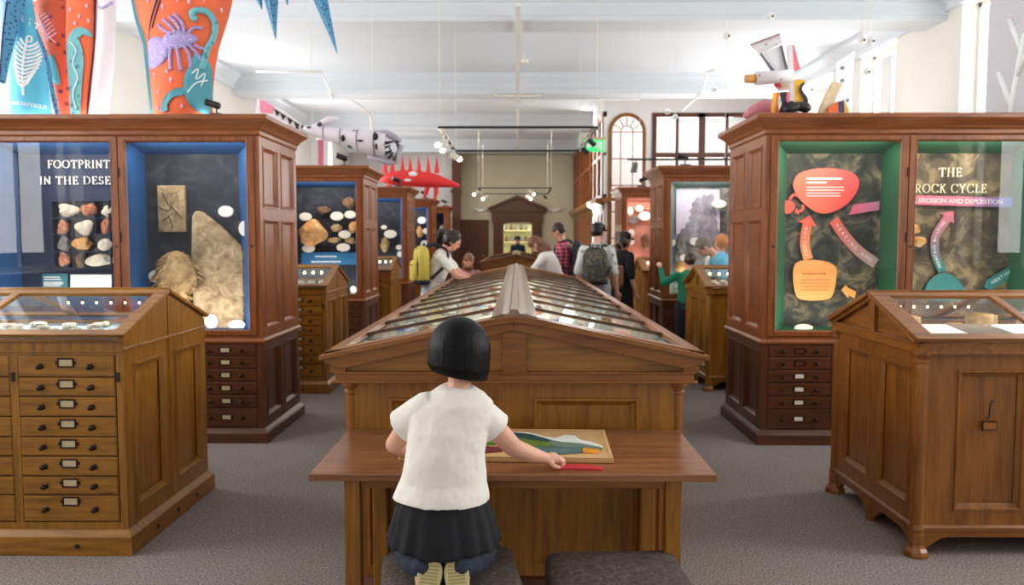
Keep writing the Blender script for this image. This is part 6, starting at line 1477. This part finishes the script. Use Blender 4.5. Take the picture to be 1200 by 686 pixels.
# added fill over the cabinet tops, without fixtures, to brighten the ceiling
for x, y in ((-3.6, 6.4), (3.6, 6.4), (-3.6, 10.4), (3.6, 10.4), (-3.6, 14.4), (3.5, 14.4), (-3.6, 18.4), (-3.6, 22.4)):
    area('ceiling_fill', (x, y, 2.52), (PI, 0, 0), 2.4, .5, UPL, (1, .99, .97), None)
area('corridor_light', (0, 20.2, 4.1), (0, 0, 0), 2.4, 3, 110, (1, .93, .8))
area('alcove_light', (0, YE + 1.2, 2.95), (0, 0, 0), 2, 1.4, 90, (1, 1, .86))
for s, X, Y in ((-1, -1.93, 5.91), (1, 1.84, 5.88), (-1, -1.93, 9.91), (1, 1.84, 9.95), (-1, -1.93, 13.85), (1, 1.84, 13.9), (-1, -1.93, 17.85)):
    for k in range(2 if Y < 8 else 1):
        area('case_strip_light', (X + s * (.55 + 1.02 * k), Y + .06, 2.26), (math.radians(32), 0, 0), .8, .08, CASEL, (1, .94, .84))
        area('case_floor_fill', (X + s * (.55 + 1.02 * k), Y + .05, .88), (math.radians(150), 0, 0), .8, .06, CASEL * .75, (1, .94, .84))  # unseen fill added from below to even out the dim lower boards
for X, Y, e in ((-2.7, 4.27, 3.4), (2.75, 4.27, 2.2), (-2.7, 8.33, 5), (2.75, 8.48, 5), (-2.7, 12.4, 5), (2.75, 12.5, 5)):
    area('desk_case_light', (X, Y, 1.2), (0, 0, 0), 1.35, .02, e * DESKL, (1, .93, .8))
for s in (-1, 1):
    for y in (4.9, 7.9):
        area('long_case_light', (-.012 + s * .06, y, 1.19), (0, s * -.35, 0), .04, 2.8, 11 * DESKL, (1, .97, .86))
w = bpy.data.worlds.new('World'); SC.world = w; w.use_nodes = True
w.node_tree.nodes['Background'].inputs[0].default_value = (1, .975, .94, 1); w.node_tree.nodes['Background'].inputs[1].default_value = WORLD
cam = bpy.data.cameras.new('camera'); cam.sensor_width = 36; cam.lens = F / 1200 * 36; cam.clip_start = .05; cam.clip_end = 100
cam.dof.use_dof = True; cam.dof.focus_distance = 2.75; cam.dof.aperture_fstop = 3.6
co = bpy.data.objects.new('camera', cam); COL.objects.link(co); co.location = (0, 0, EYE); co.rotation_euler = (PI / 2 - PITCH, 0, YAW); SC.camera = co
SC.view_settings.view_transform = 'Standard'; SC.view_settings.look = 'None'; SC.view_settings.gamma = 1; SC.view_settings.use_curve_mapping = False
SC.view_settings.exposure = EXPO
SC.cycles.max_bounces = 7; SC.cycles.diffuse_bounces = 4; SC.cycles.glossy_bounces = 3; SC.cycles.transparent_max_bounces = 12; SC.cycles.use_denoising = True
SC.cycles.caustics_reflective = False; SC.cycles.caustics_refractive = False; SC.cycles.sample_clamp_indirect = 6
